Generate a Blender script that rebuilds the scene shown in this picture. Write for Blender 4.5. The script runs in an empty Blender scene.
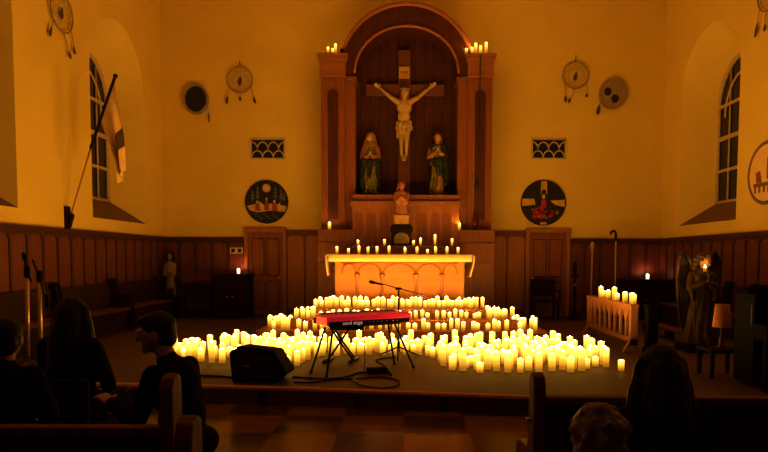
import bpy, bmesh, math, random
from mathutils import Vector as V, Matrix, Euler, noise
random.seed(7)
PI = math.pi
C = bpy.context.scene.collection
SC = bpy.context.scene

# ------------------------------------------------------------------ camera
F, CX, EYE = 600.0, 404.0, 1.475
PITCH, ROLL = math.radians(3.0), math.radians(0.2)
CY = 257 + F*math.tan(PITCH)
FW = V((0, math.cos(PITCH), -math.sin(PITCH)))
_u = V((0, math.sin(PITCH), math.cos(PITCH))); _r = V((1, 0, 0))
RT = _r*math.cos(ROLL) + _u*math.sin(ROLL)
UP = _u*math.cos(ROLL) - _r*math.sin(ROLL)
EYEV = V((0, 0, EYE))
def ray(px, py): return FW + RT*((px-CX)/F) + UP*((CY-py)/F)
def P(px, py, Y):
    d = ray(px, py); return EYEV + d*(Y/d.y)
def G(px, py, z=0.0):
    d = ray(px, py); return EYEV + d*((z-EYE)/d.z)
def W(px, py, X):
    d = ray(px, py); return EYEV + d*(X/d.x)
def proj(p):
    q = p-EYEV; k = q.dot(FW)
    return CX+F*q.dot(RT)/k, CY-F*q.dot(UP)/k

cd = bpy.data.cameras.new('camera'); cam = bpy.data.objects.new('camera', cd); C.objects.link(cam)
cam.matrix_world = Matrix(((RT.x, UP.x, -FW.x, 0), (RT.y, UP.y, -FW.y, 0), (RT.z, UP.z, -FW.z, EYE), (0, 0, 0, 1)))
cd.sensor_width = 36; cd.lens = 36*F/768
cd.shift_x = (384-CX)/768; cd.shift_y = (CY-226)/768
cd.clip_start = 0.05
SC.camera = cam

# ------------------------------------------------------------------ materials
def nt(name):
    m = bpy.data.materials.new(name); m.use_nodes = True
    n = m.node_tree; b = n.nodes['Principled BSDF']
    return m, n, b
def mat(name, c, rough=0.6, metal=0.0, c2=None, scale=6.0, bump=0.0, spec=0.5, stretch=(1,1,1), detail=4):
    m, n, b = nt(name)
    b.inputs['Roughness'].default_value = rough; b.inputs['Metallic'].default_value = metal
    b.inputs['Specular IOR Level'].default_value = spec
    c2 = c2 or tuple(x*0.75 for x in c)
    tc = n.nodes.new('ShaderNodeTexCoord'); mp = n.nodes.new('ShaderNodeMapping'); mp.inputs['Scale'].default_value = stretch
    nz = n.nodes.new('ShaderNodeTexNoise'); nz.inputs['Scale'].default_value = scale; nz.inputs['Detail'].default_value = detail
    n.links.new(tc.outputs['Object'], mp.inputs['Vector']); n.links.new(mp.outputs[0], nz.inputs['Vector'])
    r = n.nodes.new('ShaderNodeValToRGB')
    r.color_ramp.elements[0].position = 0.3; r.color_ramp.elements[1].position = 0.7
    r.color_ramp.elements[0].color = (*c2, 1); r.color_ramp.elements[1].color = (*c, 1)
    n.links.new(nz.outputs[0], r.inputs[0]); n.links.new(r.outputs[0], b.inputs['Base Color'])
    if bump:
        bp = n.nodes.new('ShaderNodeBump'); bp.inputs['Strength'].default_value = bump; bp.inputs['Distance'].default_value = 0.02
        n.links.new(nz.outputs[0], bp.inputs['Height']); n.links.new(bp.outputs[0], b.inputs['Normal'])
    return m
def wood(name, c, c2, rough=0.45, axis='Z', k=1.0, spec=0.4):
    s = {'Z': (14*k, 14*k, 1.2*k), 'X': (1.2*k, 14*k, 14*k), 'Y': (14*k, 1.2*k, 14*k)}[axis]
    return mat(name, c, rough, 0, c2, 1.6, 0.08, spec, s, 6)
def emit(name, c, s, base=None):
    m, n, b = nt(name)
    b.inputs['Base Color'].default_value = (*(base or c), 1)
    b.inputs['Emission Color'].default_value = (*c, 1); b.inputs['Emission Strength'].default_value = s
    b.inputs['Roughness'].default_value = 0.5
    return m
M = {}
M['plaster'] = mat('yellow_plaster', (0.77, 0.585, 0.10), 0.85, 0, (0.72, 0.54, 0.09), 1.3, 0.04)
M['plaster2'] = mat('cream_reveal_plaster', (0.81, 0.62, 0.12), 0.85, 0, (0.76, 0.57, 0.11), 1.1, 0.04)
M['sill'] = mat('brown_sill', (0.22, 0.12, 0.05), 0.7, 0, (0.17, 0.09, 0.04), 4)
M['wains'] = wood('red_brown_wainscot', (0.19, 0.056, 0.027), (0.12, 0.034, 0.017), 0.5)
M['wainsd'] = wood('dark_wainscot_trim', (0.095, 0.028, 0.014), (0.055, 0.016, 0.009), 0.5, 'X')
M['panel'] = wood('honey_panel_wood', (0.42, 0.17, 0.045), (0.32, 0.12, 0.03), 0.5)
M['door'] = wood('door_wood', (0.30, 0.105, 0.030), (0.20, 0.064, 0.02), 0.42)
M['ret'] = wood('retable_wood', (0.30, 0.105, 0.03), (0.21, 0.068, 0.018), 0.45)
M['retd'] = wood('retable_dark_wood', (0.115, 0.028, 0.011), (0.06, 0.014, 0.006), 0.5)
M['retl'] = wood('retable_moulding_wood', (0.38, 0.15, 0.045), (0.30, 0.11, 0.03), 0.42, 'X')
M['cross'] = wood('cross_wood', (0.20, 0.075, 0.025), (0.13, 0.045, 0.016), 0.5)
M['altar'] = wood('altar_wood', (0.42, 0.17, 0.042), (0.36, 0.14, 0.034), 0.5, 'X', 0.6)
M['altard'] = wood('altar_relief_wood', (0.31, 0.11, 0.028), (0.26, 0.09, 0.022), 0.5)
M['step'] = wood('step_wood', (0.48, 0.19, 0.06), (0.38, 0.14, 0.04), 0.5, 'X')
M['cloth'] = mat('white_altar_cloth', (0.66, 0.50, 0.22), 0.9, 0, (0.60, 0.45, 0.19), 20, 0.05)
M['rail'] = wood('communion_rail_wood', (0.42, 0.20, 0.075), (0.32, 0.14, 0.05), 0.5)
M['lipw'] = wood('highlit_edge_wood', (0.75, 0.40, 0.14), (0.6, 0.3, 0.1), 0.3, 'X', spec=0.8)  # wood colour lightened to carry the highlight along the stage lip
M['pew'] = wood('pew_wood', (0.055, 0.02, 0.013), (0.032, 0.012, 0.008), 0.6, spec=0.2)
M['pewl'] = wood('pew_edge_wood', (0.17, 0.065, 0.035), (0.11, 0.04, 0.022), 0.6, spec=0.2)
M['darkwood'] = wood('very_dark_wood', (0.030, 0.012, 0.009), (0.016, 0.007, 0.006), 0.8, spec=0.1)
M['black'] = mat('black_plastic', (0.0055, 0.0032, 0.006), 0.8, 0, (0.0038, 0.0022, 0.0045), 30, 0, 0.08)
M['blackm'] = mat('black_metal', (0.02, 0.018, 0.018), 0.35, 0.6, (0.015, 0.014, 0.014), 30)
M['grille'] = mat('black_grille', (0.02, 0.02, 0.024), 0.6, 0.3, (0.008, 0.008, 0.01), 160, 0.3)
M['steel'] = mat('dull_steel', (0.45, 0.40, 0.33), 0.35, 0.8, (0.38, 0.34, 0.28), 20)
M['brass'] = mat('warm_brass', (0.75, 0.55, 0.26), 0.4, 0.4, (0.62, 0.44, 0.2), 20)
M['red'] = mat('red_lacquer_glow', (0.85, 0.02, 0.05), 0.42, 0.35, (0.80, 0.018, 0.045), 8)
_b = M['red'].node_tree.nodes['Principled BSDF']; _b.inputs['Emission Color'].default_value = (1, 0.03, 0.07, 1); _b.inputs['Emission Strength'].default_value = 0.22  # added emission stands in for front light on the backlit red body
M['white'] = mat('white_print', (0.9, 0.88, 0.85), 0.6, 0, (0.9, 0.88, 0.85))
M['print'] = emit('pale_lettering_glow', (0.95, 0.85, 0.75), 0.35)  # letters glow in place of light falling on the print
M['frame'] = mat('cream_window_frame', (0.60, 0.46, 0.24), 0.6, 0, (0.52, 0.40, 0.2), 9)
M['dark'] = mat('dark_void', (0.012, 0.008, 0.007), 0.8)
M['cord'] = mat('dark_cord', (0.03, 0.015, 0.01), 0.7)
M['hoop'] = mat('willow_hoop', (0.36, 0.24, 0.09), 0.7, 0, (0.28, 0.17, 0.06), 30)
M['web'] = mat('sinew_web', (0.50, 0.37, 0.10), 0.8)
M['feather'] = mat('dark_feather', (0.14, 0.06, 0.03), 0.8, 0, (0.07, 0.03, 0.015), 40)
M['skin'] = mat('skin', (0.45, 0.24, 0.15), 0.55, 0, (0.42, 0.22, 0.135), 12)
M['hairb'] = mat('black_hair', (0.018, 0.012, 0.012), 0.6, 0, (0.009, 0.007, 0.008), 40, 0.4, 0.2, (1, 1, .2))
M['hairg'] = mat('greying_hair', (0.20, 0.13, 0.08), 0.6, 0, (0.09, 0.055, 0.035), 40, 0.6)
M['navy'] = mat('navy_cloth', (0.018, 0.018, 0.035), 0.95, 0, (0.012, 0.012, 0.025), 20, 0.1, 0.05)
M['blackcl'] = mat('black_cloth', (0.014, 0.012, 0.018), 0.95, 0, (0.009, 0.008, 0.012), 20, 0.1, 0.05)
M['plum'] = mat('dark_plum_cloth', (0.03, 0.011, 0.02), 0.95, 0, (0.02, 0.008, 0.014), 20, 0.1, 0.05)
M['corpus'] = mat('painted_flesh', (0.56, 0.39, 0.14), 0.5, 0, (0.46, 0.30, 0.10), 10)
M['linen'] = mat('carved_linen', (0.62, 0.44, 0.22), 0.6, 0, (0.40, 0.25, 0.11), 12, 0.3)
M['goldcl'] = mat('gold_brown_drapery', (0.42, 0.24, 0.07), 0.5, 0, (0.26, 0.13, 0.04), 8, 0.2)
M['greencl'] = mat('olive_green_drapery', (0.34, 0.30, 0.07), 0.45, 0, (0.07, 0.065, 0.02), 12, 0.3)
M['bluecl'] = mat('dark_blue_green_mantle', (0.03, 0.04, 0.028), 0.4, 0, (0.010, 0.013, 0.011), 9, 0.3)
M['terra'] = mat('terracotta_robe', (0.42, 0.18, 0.07), 0.55, 0, (0.30, 0.12, 0.045), 9, 0.2)
M['terrad'] = mat('dark_terracotta_hair', (0.22, 0.06, 0.03), 0.55)
M['stone'] = mat('light_pedestal_stone', (0.55, 0.33, 0.13), 0.6, 0, (0.45, 0.25, 0.09), 16)
M['tabgold'] = mat('aged_brass_door', (0.34, 0.25, 0.08), 0.4, 0.4, (0.22, 0.15, 0.05), 18)
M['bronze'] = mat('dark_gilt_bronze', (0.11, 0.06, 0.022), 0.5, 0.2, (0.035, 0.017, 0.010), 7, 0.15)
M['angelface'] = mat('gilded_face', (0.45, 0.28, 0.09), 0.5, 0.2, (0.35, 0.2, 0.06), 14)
M['shade'] = mat('tan_lamp_shade', (0.52, 0.24, 0.11), 0.85, 0, (0.45, 0.20, 0.09), 30)
M['gold'] = mat('gold_paint', (0.62, 0.38, 0.08), 0.5, 0, (0.5, 0.29, 0.05), 20)
M['ochre'] = mat('ochre_paint', (0.68, 0.42, 0.09), 0.7)
M['cream'] = mat('cream_paint', (0.66, 0.52, 0.30), 0.7)
M['ink'] = mat('black_brown_paint', (0.018, 0.010, 0.010), 0.7)
M['crim'] = mat('crimson_paint', (0.42, 0.022, 0.04), 0.6)
M['rust'] = mat('rust_paint', (0.36, 0.08, 0.03), 0.6)
M['grey'] = mat('grey_paint', (0.22, 0.20, 0.16), 0.7)
M['hide'] = mat('drum_hide', (0.36, 0.28, 0.17), 0.7, 0, (0.27, 0.20, 0.12), 12)
M['flagc'] = mat('flag_cream', (0.80, 0.58, 0.24), 0.85, 0, (0.74, 0.52, 0.2), 8)
M['flagd'] = mat('flag_dark', (0.10, 0.05, 0.025), 0.85)
M['flagb'] = mat('flag_gold', (0.85, 0.62, 0.22), 0.85)
M['statw'] = mat('white_statue_robe', (0.30, 0.22, 0.17), 0.7, 0, (0.22, 0.16, 0.12), 8)
M['redglass'] = mat('dark_red_glass', (0.10, 0.008, 0.006), 0.15)
M['paper'] = mat('switch_plate', (0.75, 0.6, 0.42), 0.6)

def stage_mat():
    m, n, b = nt('stage_planks')
    b.inputs['Roughness'].default_value = 0.55
    tc = n.nodes.new('ShaderNodeTexCoord')
    br = n.nodes.new('ShaderNodeTexBrick'); br.inputs['Scale'].default_value = 1.0
    br.inputs['Brick Width'].default_value = 2.4; br.inputs['Row Height'].default_value = 0.14; br.inputs['Mortar Size'].default_value = 0.006
    br.inputs['Color1'].default_value = (0.17, 0.075, 0.022, 1); br.inputs['Color2'].default_value = (0.115, 0.05, 0.015, 1); br.inputs['Mortar'].default_value = (0.035, 0.014, 0.006, 1)
    nz = n.nodes.new('ShaderNodeTexNoise'); nz.inputs['Scale'].default_value = 2.0; nz.inputs['Detail'].default_value = 6
    mp = n.nodes.new('ShaderNodeMapping'); mp.inputs['Scale'].default_value = (1, 10, 1)
    mx = n.nodes.new('ShaderNodeMixRGB'); mx.blend_type = 'MULTIPLY'; mx.inputs[0].default_value = 0.6
    n.links.new(tc.outputs['Object'], br.inputs['Vector']); n.links.new(tc.outputs['Object'], mp.inputs['Vector']); n.links.new(mp.outputs[0], nz.inputs['Vector'])
    n.links.new(br.outputs[0], mx.inputs[1]); n.links.new(nz.outputs[0], mx.inputs[2]); n.links.new(mx.outputs[0], b.inputs['Base Color'])
    return m
M['stage'] = stage_mat()
def nave_mat():
    m, n, b = nt('polished_floor_tiles')
    tc = n.nodes.new('ShaderNodeTexCoord')
    ck = n.nodes.new('ShaderNodeTexChecker'); ck.inputs['Scale'].default_value = 1.6
    ck.inputs['Color1'].default_value = (0.22, 0.09, 0.035, 1); ck.inputs['Color2'].default_value = (0.09, 0.035, 0.016, 1)
    nz = n.nodes.new('ShaderNodeTexNoise'); nz.inputs['Scale'].default_value = 3
    r = n.nodes.new('ShaderNodeMapRange'); r.inputs['To Min'].default_value = 0.10; r.inputs['To Max'].default_value = 0.26
    n.links.new(tc.outputs['Object'], ck.inputs['Vector']); n.links.new(tc.outputs['Object'], nz.inputs['Vector'])
    n.links.new(ck.outputs[0], b.inputs['Base Color']); n.links.new(nz.outputs[0], r.inputs[0]); n.links.new(r.outputs[0], b.inputs['Roughness'])
    b.inputs['Specular IOR Level'].default_value = 1.0
    return m
M['nave'] = nave_mat()
def glass_mat():
    m, n, b = nt('night_window_glass')
    b.inputs['Base Color'].default_value = (0.012, 0.008, 0.008, 1); b.inputs['Roughness'].default_value = 0.12
    return m
M['glass'] = glass_mat()
WAX_S, FLAME_S = 1.0, 1.0
def wax_mat(name='glowing_wax', k=1.0):
    m, n, b = nt(name)
    b.inputs['Base Color'].default_value = (0.16, 0.075, 0.015, 1); b.inputs['Roughness'].default_value = 0.5
    at = n.nodes.new('ShaderNodeAttribute'); at.attribute_name = 'glow'
    r = n.nodes.new('ShaderNodeValToRGB')
    e = r.color_ramp.elements
    e[0].position = 0.0; e[0].color = (0.50, 0.20, 0.012, 1)
    e[1].position = 1.0; e[1].color = (1.0, 0.62, 0.12, 1)
    x = e.new(0.5); x.color = (0.82, 0.40, 0.035, 1)
    n.links.new(at.outputs['Fac'], r.inputs[0]); n.links.new(r.outputs[0], b.inputs['Emission Color'])
    mr = n.nodes.new('ShaderNodeMapRange'); mr.inputs['From Min'].default_value = 0.15
    mr.inputs['To Min'].default_value = 0.75*k; mr.inputs['To Max'].default_value = 3.0*k
    n.links.new(at.outputs['Fac'], mr.inputs[0]); n.links.new(mr.outputs[0], b.inputs['Emission Strength'])
    return m
M['wax'] = wax_mat()
M['flame'] = emit('candle_flame', (1.0, 0.50, 0.085), 480.0)
M['flamedim'] = emit('dim_candle_flame', (1.0, 0.55, 0.13), 130.0)
M['flamesmall'] = emit('votive_flame', (1.0, 0.40, 0.18), 700.0)
M['waxpink'] = emit('pale_votive_glow', (1.0, 0.55, 0.30), 2.6, (0.7, 0.5, 0.4))

# ------------------------------------------------------------------ mesh builder
class MB:
    def __init__(s): s.v = []; s.f = []; s.m = []; s.cur = 0; s.sm = []; s.smooth = False
    def mat(s, i): s.cur = i; return s
    def add(s, vs, fs, smooth=None):
        o = len(s.v); s.v += [V(x) for x in vs]
        for f in fs:
            s.f.append([i+o for i in f]); s.m.append(s.cur); s.sm.append(s.smooth if smooth is None else smooth)
        return s
    def box(s, a, b, T=None):
        (x0, y0, z0), (x1, y1, z1) = a, b
        x0, x1 = min(x0, x1), max(x0, x1); y0, y1 = min(y0, y1), max(y0, y1); z0, z1 = min(z0, z1), max(z0, z1)
        vs = [V(p) for p in [(x0,y0,z0),(x1,y0,z0),(x1,y1,z0),(x0,y1,z0),(x0,y0,z1),(x1,y0,z1),(x1,y1,z1),(x0,y1,z1)]]
        if T: vs = [T(v) for v in vs]
        return s.add(vs, [(0,3,2,1),(4,5,6,7),(0,1,5,4),(1,2,6,5),(2,3,7,6),(3,0,4,7)], False)
    def prism(s, pts, o, u, v, w):
        """2-D outline pts in the frame (o,u,v), pushed along vector w"""
        o, u, v, w = V(o), V(u), V(v), V(w); n = len(pts)
        a = [o+u*p[0]+v*p[1] for p in pts]; b = [q+w for q in a]
        fs = [tuple(range(n-1, -1, -1)), tuple(range(n, 2*n))]
        fs += [(i, (i+1) % n, n+(i+1) % n, n+i) for i in range(n)]
        return s.add(a+b, fs, False)
    def tube(s, pts, r, seg=8, closed=False, caps=True):
        pts = [V(p) for p in pts]; n = len(pts); rs = r if isinstance(r, (list, tuple)) else [r]*n
        vs = []; ref = None
        for i, p in enumerate(pts):
            if closed: d = pts[(i+1) % n]-pts[i-1]
            else: d = pts[min(i+1, n-1)]-pts[max(i-1, 0)]
            if d.length < 1e-9: d = V((0, 0, 1))
            d.normalize()
            if ref is None:
                ref = V((0, 0, 1)) if abs(d.z) < 0.9 else V((1, 0, 0))
                a = d.cross(ref).normalized()
            else:
                a = (a - d*a.dot(d))
                a = a.normalized() if a.length > 1e-6 else d.orthogonal().normalized()
            b = d.cross(a)
            for k in range(seg):
                t = 2*PI*k/seg; vs.append(p+(a*math.cos(t)+b*math.sin(t))*rs[i])
        fs = []
        for i in range(n if closed else n-1):
            j = (i+1) % n
            for k in range(seg):
                k2 = (k+1) % seg; fs.append((i*seg+k, i*seg+k2, j*seg+k2, j*seg+k))
        if caps and not closed:
            fs.append(tuple(range(seg-1, -1, -1))); fs.append(tuple((n-1)*seg+k for k in range(seg)))
        return s.add(vs, fs, True)
    def lathe(s, prof, c, seg=16, sx=1, sy=1):
        c = V(c); vs = []; n = len(prof)
        for r, z in prof:
            for k in range(seg):
                t = 2*PI*k/seg; vs.append(c+V((r*math.cos(t)*sx, r*math.sin(t)*sy, z)))
        fs = []
        for i in range(n-1):
            for k in range(seg):
                k2 = (k+1) % seg; fs.append((i*seg+k, i*seg+k2, (i+1)*seg+k2, (i+1)*seg+k))
        fs.append(tuple(range(seg-1, -1, -1))); fs.append(tuple((n-1)*seg+k for k in range(seg)))
        return s.add(vs, fs, True)
    def ell(s, c, r, seg=14, rings=9, R=None):
        c = V(c); r = V(r) if hasattr(r, '__len__') else V((r, r, r)); vs = []
        for i in range(1, rings):
            ph = PI*i/rings
            for k in range(seg):
                t = 2*PI*k/seg
                q = V((r.x*math.sin(ph)*math.cos(t), r.y*math.sin(ph)*math.sin(t), -r.z*math.cos(ph)))
                vs.append(c+(R @ q if R else q))
        a = V((0, 0, -r.z)); b = V((0, 0, r.z))
        vs += [c+(R @ a if R else a), c+(R @ b if R else b)]; nb = len(vs)
        fs = []
        for i in range(rings-2):
            for k in range(seg):
                k2 = (k+1) % seg; fs.append((i*seg+k, i*seg+k2, (i+1)*seg+k2, (i+1)*seg+k))
        for k in range(seg):
            k2 = (k+1) % seg; fs.append((nb-2, k2, k)); fs.append((nb-1, (rings-2)*seg+k, (rings-2)*seg+k2))
        return s.add(vs, fs, True)
    def cap(s, p0, r0, p1, r1, seg=12):
        """tapered capsule"""
        p0, p1 = V(p0), V(p1); d = (p1-p0)
        if d.length < 1e-6: return s.ell(p0, max(r0, r1))
        d.normalize(); pts = []; rs = []
        for i in range(0, 4):
            t = PI/2*(1-i/3*0.97); pts.append(p0-d*(r0*math.sin(t))); rs.append(max(r0*math.cos(t), r0*0.06))
        for i in range(0, 4):
            t = PI/2*(0.03+i/3*0.94); pts.append(p1+d*(r1*math.sin(t))); rs.append(max(r1*math.cos(t), r1*0.06))
        return s.tube(pts, rs, seg)
    def chain(s, pr, seg=12):
        for (a, ra), (b, rb) in zip(pr[:-1], pr[1:]): s.cap(a, ra, b, rb, seg)
        return s
    def mesh(s, name, org=(0, 0, 0)):
        org = V(org); me = bpy.data.meshes.new(name)
        me.from_pydata([tuple(x-org) for x in s.v], [], s.f)
        me.polygons.foreach_set('material_index', s.m); me.polygons.foreach_set('use_smooth', s.sm)
        me.update(); return me
    def build(s, name, m, parent=None, org=None, bevel=0, fix=True):
        ml = m if isinstance(m, (list, tuple)) else [m]
        if org is None: org = wloc(parent) if parent else (0, 0, 0)
        me = s.mesh(name, org)
        if fix:
            bm = bmesh.new(); bm.from_mesh(me); bmesh.ops.recalc_face_normals(bm, faces=bm.faces); bm.to_mesh(me); bm.free()
        for x in ml: me.materials.append(M[x] if isinstance(x, str) else x)
        o = bpy.data.objects.new(name, me); C.objects.link(o)
        if parent:
            o.parent = parent
            o.location = V(org)-wloc(parent)
        else: o.location = org
        if bevel:
            b = o.modifiers.new('bevel', 'BEVEL'); b.width = bevel; b.segments = 2; b.limit_method = 'ANGLE'
        return o
    def blob(s, name, m, parent=None, org=None, vox=0.01, smooth=4, fn=None):
        """fuse all the closed shapes into one continuous skin"""
        if org is None: org = wloc(parent) if parent else (0, 0, 0)
        me = s.mesh('tmp', org); t = bpy.data.objects.new('tmp', me); C.objects.link(t)
        r = t.modifiers.new('r', 'REMESH'); r.mode = 'VOXEL'; r.voxel_size = vox; r.use_smooth_shade = True
        if smooth:
            q = t.modifiers.new('s', 'SMOOTH'); q.iterations = smooth; q.factor = 0.5
        dg = bpy.context.evaluated_depsgraph_get(); dg.update()
        me2 = bpy.data.meshes.new_from_object(t.evaluated_get(dg)); me2.name = name
        bpy.data.objects.remove(t)
        if fn:
            for v in me2.vertices: v.co = fn(v.co+V(org), v.normal)-V(org)
        me2.materials.clear(); me2.materials.append(M[m] if isinstance(m, str) else m)
        o = bpy.data.objects.new(name, me2); C.objects.link(o)
        for p in me2.polygons: p.use_smooth = True
        if parent: o.parent = parent; o.location = V(org)-wloc(parent)
        else: o.location = org
        return o
def wloc(o):
    l = V(o.location)
    while o.parent: o = o.parent; l = l+V(o.location)
    return l
def tag(o, label=None, cat=None, group=None, kind=None):
    if label: o['label'] = label
    if cat: o['category'] = cat
    if group: o['group'] = group
    if kind: o['kind'] = kind
    return o
def thing(name, label, cat, loc, group=None):
    o = bpy.data.objects.new(name, None); C.objects.link(o); o.location = loc; o.empty_display_size = 0.1
    return tag(o, label, cat, group)
def struct(o, label=None):
    o['kind'] = 'structure'
    if label: o['label'] = label
    return o
def arc(cx, cz, rx, rz, a0, a1, n):
    return [(cx+rx*math.cos(a0+(a1-a0)*i/n), cz+rz*math.sin(a0+(a1-a0)*i/n)) for i in range(n+1)]

# ------------------------------------------------------------------ the room
XL, XR, YB, YF, ZC, ZN = -6.0, 6.4, 15.0, -1.5, 9.0, -0.2
b = MB(); b.box((XL-1, YF, ZN-0.1), (XR+1, YB+0.2, ZN)); struct(b.build('floor', 'nave'))
b = MB(); b.box((XL-1, YF, ZC), (XR+1, YB+0.2, ZC+0.1)); struct(b.build('ceiling', 'plaster'))
b = MB(); b.box((XL-0.2, YB, ZN), (XR+0.2, YB+0.15, ZC)); struct(b.build('wall_back', 'plaster'))
# stage platform, its front edge drawn from the photo
lip = [G(-60, 380), G(180, 385), G(300, 388), G(394, 391.5), G(534, 396.5), G(768, 399), G(860, 400)]
pts = [(XL, lip[0].y)] + [(p.x, p.y) for p in lip if XL < p.x < XR] + [(XR, lip[-1].y), (XR, YB), (XL, YB)]
b = MB(); b.prism(pts, (0, 0, ZN), (1, 0, 0), (0, 1, 0), (0, 0, -ZN)); struct(b.build('stage_platform', 'stage'), 'raised dark plank stage floor')
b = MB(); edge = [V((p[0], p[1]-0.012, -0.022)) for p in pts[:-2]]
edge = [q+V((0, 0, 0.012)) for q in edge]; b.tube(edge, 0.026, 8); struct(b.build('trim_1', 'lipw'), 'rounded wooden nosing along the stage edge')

NICHE = {'left': [(6.95, 9.37), (11.62, 14.0)], 'right': [(11.64, 14.05)]}
NZ0, NSP, NAP = 2.22, 5.12, 6.36
WZ0, WSP, WAP = 2.72, 4.85, 5.8
def side_wall(name, X, niches, sgn, wn):
    """sgn = -1: left wall, recess goes to -x"""
    w = MB(); ys = YF
    def q(y0, z0, y1, z1): w.add([(X, y0, z0), (X, y1, z0), (X, y1, z1), (X, y0, z1)], [(0, 1, 2, 3)])
    rec = MB(); sil = MB()
    for (a, c) in niches:
        q(ys, ZN, a, ZC); q(a, ZN, c, NZ0); cy = (a+c)/2; n = 20
        op = arc(cy, NSP, (c-a)/2, NAP-NSP, 0, PI, n)
        for (p, r) in zip(op[:-1], op[1:]):
            w.add([(X, p[0], p[1]), (X, r[0], r[1]), (X, r[0], ZC), (X, p[0], ZC)], [(0, 1, 2, 3)])
        hw = (c-a)/2*0.76; Xw = X+sgn*0.72
        wo = arc(cy, WSP, hw, WAP-WSP, 0, PI, n)
        O = [(X, c, NZ0)]+[(X, p[0], p[1]) for p in op]+[(X, a, NZ0)]
        I = [(Xw, cy+hw, WZ0)]+[(Xw, p[0], p[1]) for p in wo]+[(Xw, cy-hw, WZ0)]
        N = len(O)
        rec.add(O+I, [(i, i+1, N+i+1, N+i) for i in range(N-1)], True)
        sil.add([O[0], O[-1], I[-1], I[0]], [(0, 1, 2, 3)])
        # the window
        f = MB(); zz = 0.05
        outl = [V(p) for p in I]; f.tube(outl+[outl[0]], zz, 6)
        inl = [V((Xw, cy+(p[1]-cy)*0.72, WZ0+(p[2]-WZ0)*(0.88 if p[2] > WZ0 else 1))) for p in I[1:-1]]
        f.tube(inl, 0.026, 6)
        f.tube([(Xw, cy, WZ0), (Xw, cy, WAP)], 0.034, 6)
        for k, zt in enumerate((WZ0, 3.42, 4.15, WSP)):
            f.box((Xw-0.03, cy-hw, zt-0.03-(0.03 if k == 2 else 0)), (Xw+0.03, cy+hw, zt+0.03))
        f.tube([(Xw, cy-hw*0.5, WZ0), (Xw, cy-hw*0.5, WSP+0.75)], 0.022, 6); f.tube([(Xw, cy+hw*0.5, WZ0), (Xw, cy+hw*0.5, WSP+0.75)], 0.022, 6)
        g = MB(); g.add([V(p)+V((sgn*0.02, 0, 0)) for p in I], [tuple(range(N))])
        e = thing('window_%d' % wn, 'tall arched night window in the %s wall niche' % name, None, (Xw, cy, WZ0)); e['kind'] = 'structure'
        f.build('window_frame', 'frame', e); g.build('pane', 'glass', e, fix=False)
        wn += 1; ys = c
    q(ys, ZN, YB, ZC)
    o = struct(w.build('wall_'+name, 'plaster', fix=False))
    struct(rec.build('trim_%d' % (wn+10), 'plaster2', fix=False), 'plastered splayed reveal of the %s wall window niche' % name)
    struct(sil.build('trim_%d' % (wn+20), 'sill', fix=False), 'dark sloping sill of the %s wall window niche' % name)
    return wn
wn = side_wall('left', XL, NICHE['left'], -1, 1)
side_wall('right', XR, NICHE['right'], 1, wn)

# wainscot ---------------------------------------------------------
def wainscot(name, A, B, nrm, top, bay, m=('wains', 'wainsd'), z0=0.0, label='panelled wood wainscot with scalloped top rail'):
    A = V((A[0], A[1], 0)); B = V((B[0], B[1], 0)); n = V((nrm[0], nrm[1], 0)); u = (B-A); L = u.length; u.normalize(); up = V((0, 0, 1))
    w = MB()
    def bx(s0, s1, za, zb, t0, t1): w.prism([(s0, za), (s1, za), (s1, zb), (s0, zb)], A+n*t0, u, up, n*(t1-t0))
    w.mat(0); bx(0, L, z0, top, 0.0, 0.025)
    nb = max(1, round(L/bay)); d = L/nb
    w.mat(1); bx(0, L, top-0.07, top, 0.025, 0.085); bx(0, L, z0, z0+0.18, 0.025, 0.045)
    for i in range(nb+1):
        s = i*d; bx(max(0, s-0.028), min(L, s+0.028), z0+0.18, top-0.07, 0.025, 0.043)
    for i in range(nb):
        s = i*d
        pl = [(s, top-0.07), (s, top-0.20), (s+0.05, top-0.185), (s+0.065, top-0.15), (s+0.10, top-0.135), (s+d-0.10, top-0.135), (s+d-0.065, top-0.15), (s+d-0.05, top-0.185), (s+d, top-0.20), (s+d, top-0.07)]
        w.prism(pl[::-1], A+n*0.025, u, up, n*0.022)
        w.mat(1)
    return struct(w.build(name, list(m)), label)
WT = 1.95
wainscot('trim_2', (XL, 7.0), (XL, YB), (1, 0), WT, 0.42)
wainscot('trim_3', (XR, 6.6), (XR, YB), (-1, 0), WT, 0.42)
wainscot('trim_4', (XL, YB), (-3.97, YB), (0, -1), WT, 0.40)
wainscot('trim_5', (4.12, YB), (XR, YB), (0, -1), WT, 0.40)
wainscot('trim_6', (-2.93, YB), (-2.02, YB), (0, -1), 2.13, 0.42, ('panel', 'wains'), label='honey coloured wood panelling left of the retable')
wainscot('trim_7', (2.10, YB), (3.02, YB), (0, -1), 2.13, 0.42, ('panel', 'wains'), label='honey coloured wood panelling right of the retable')
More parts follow.
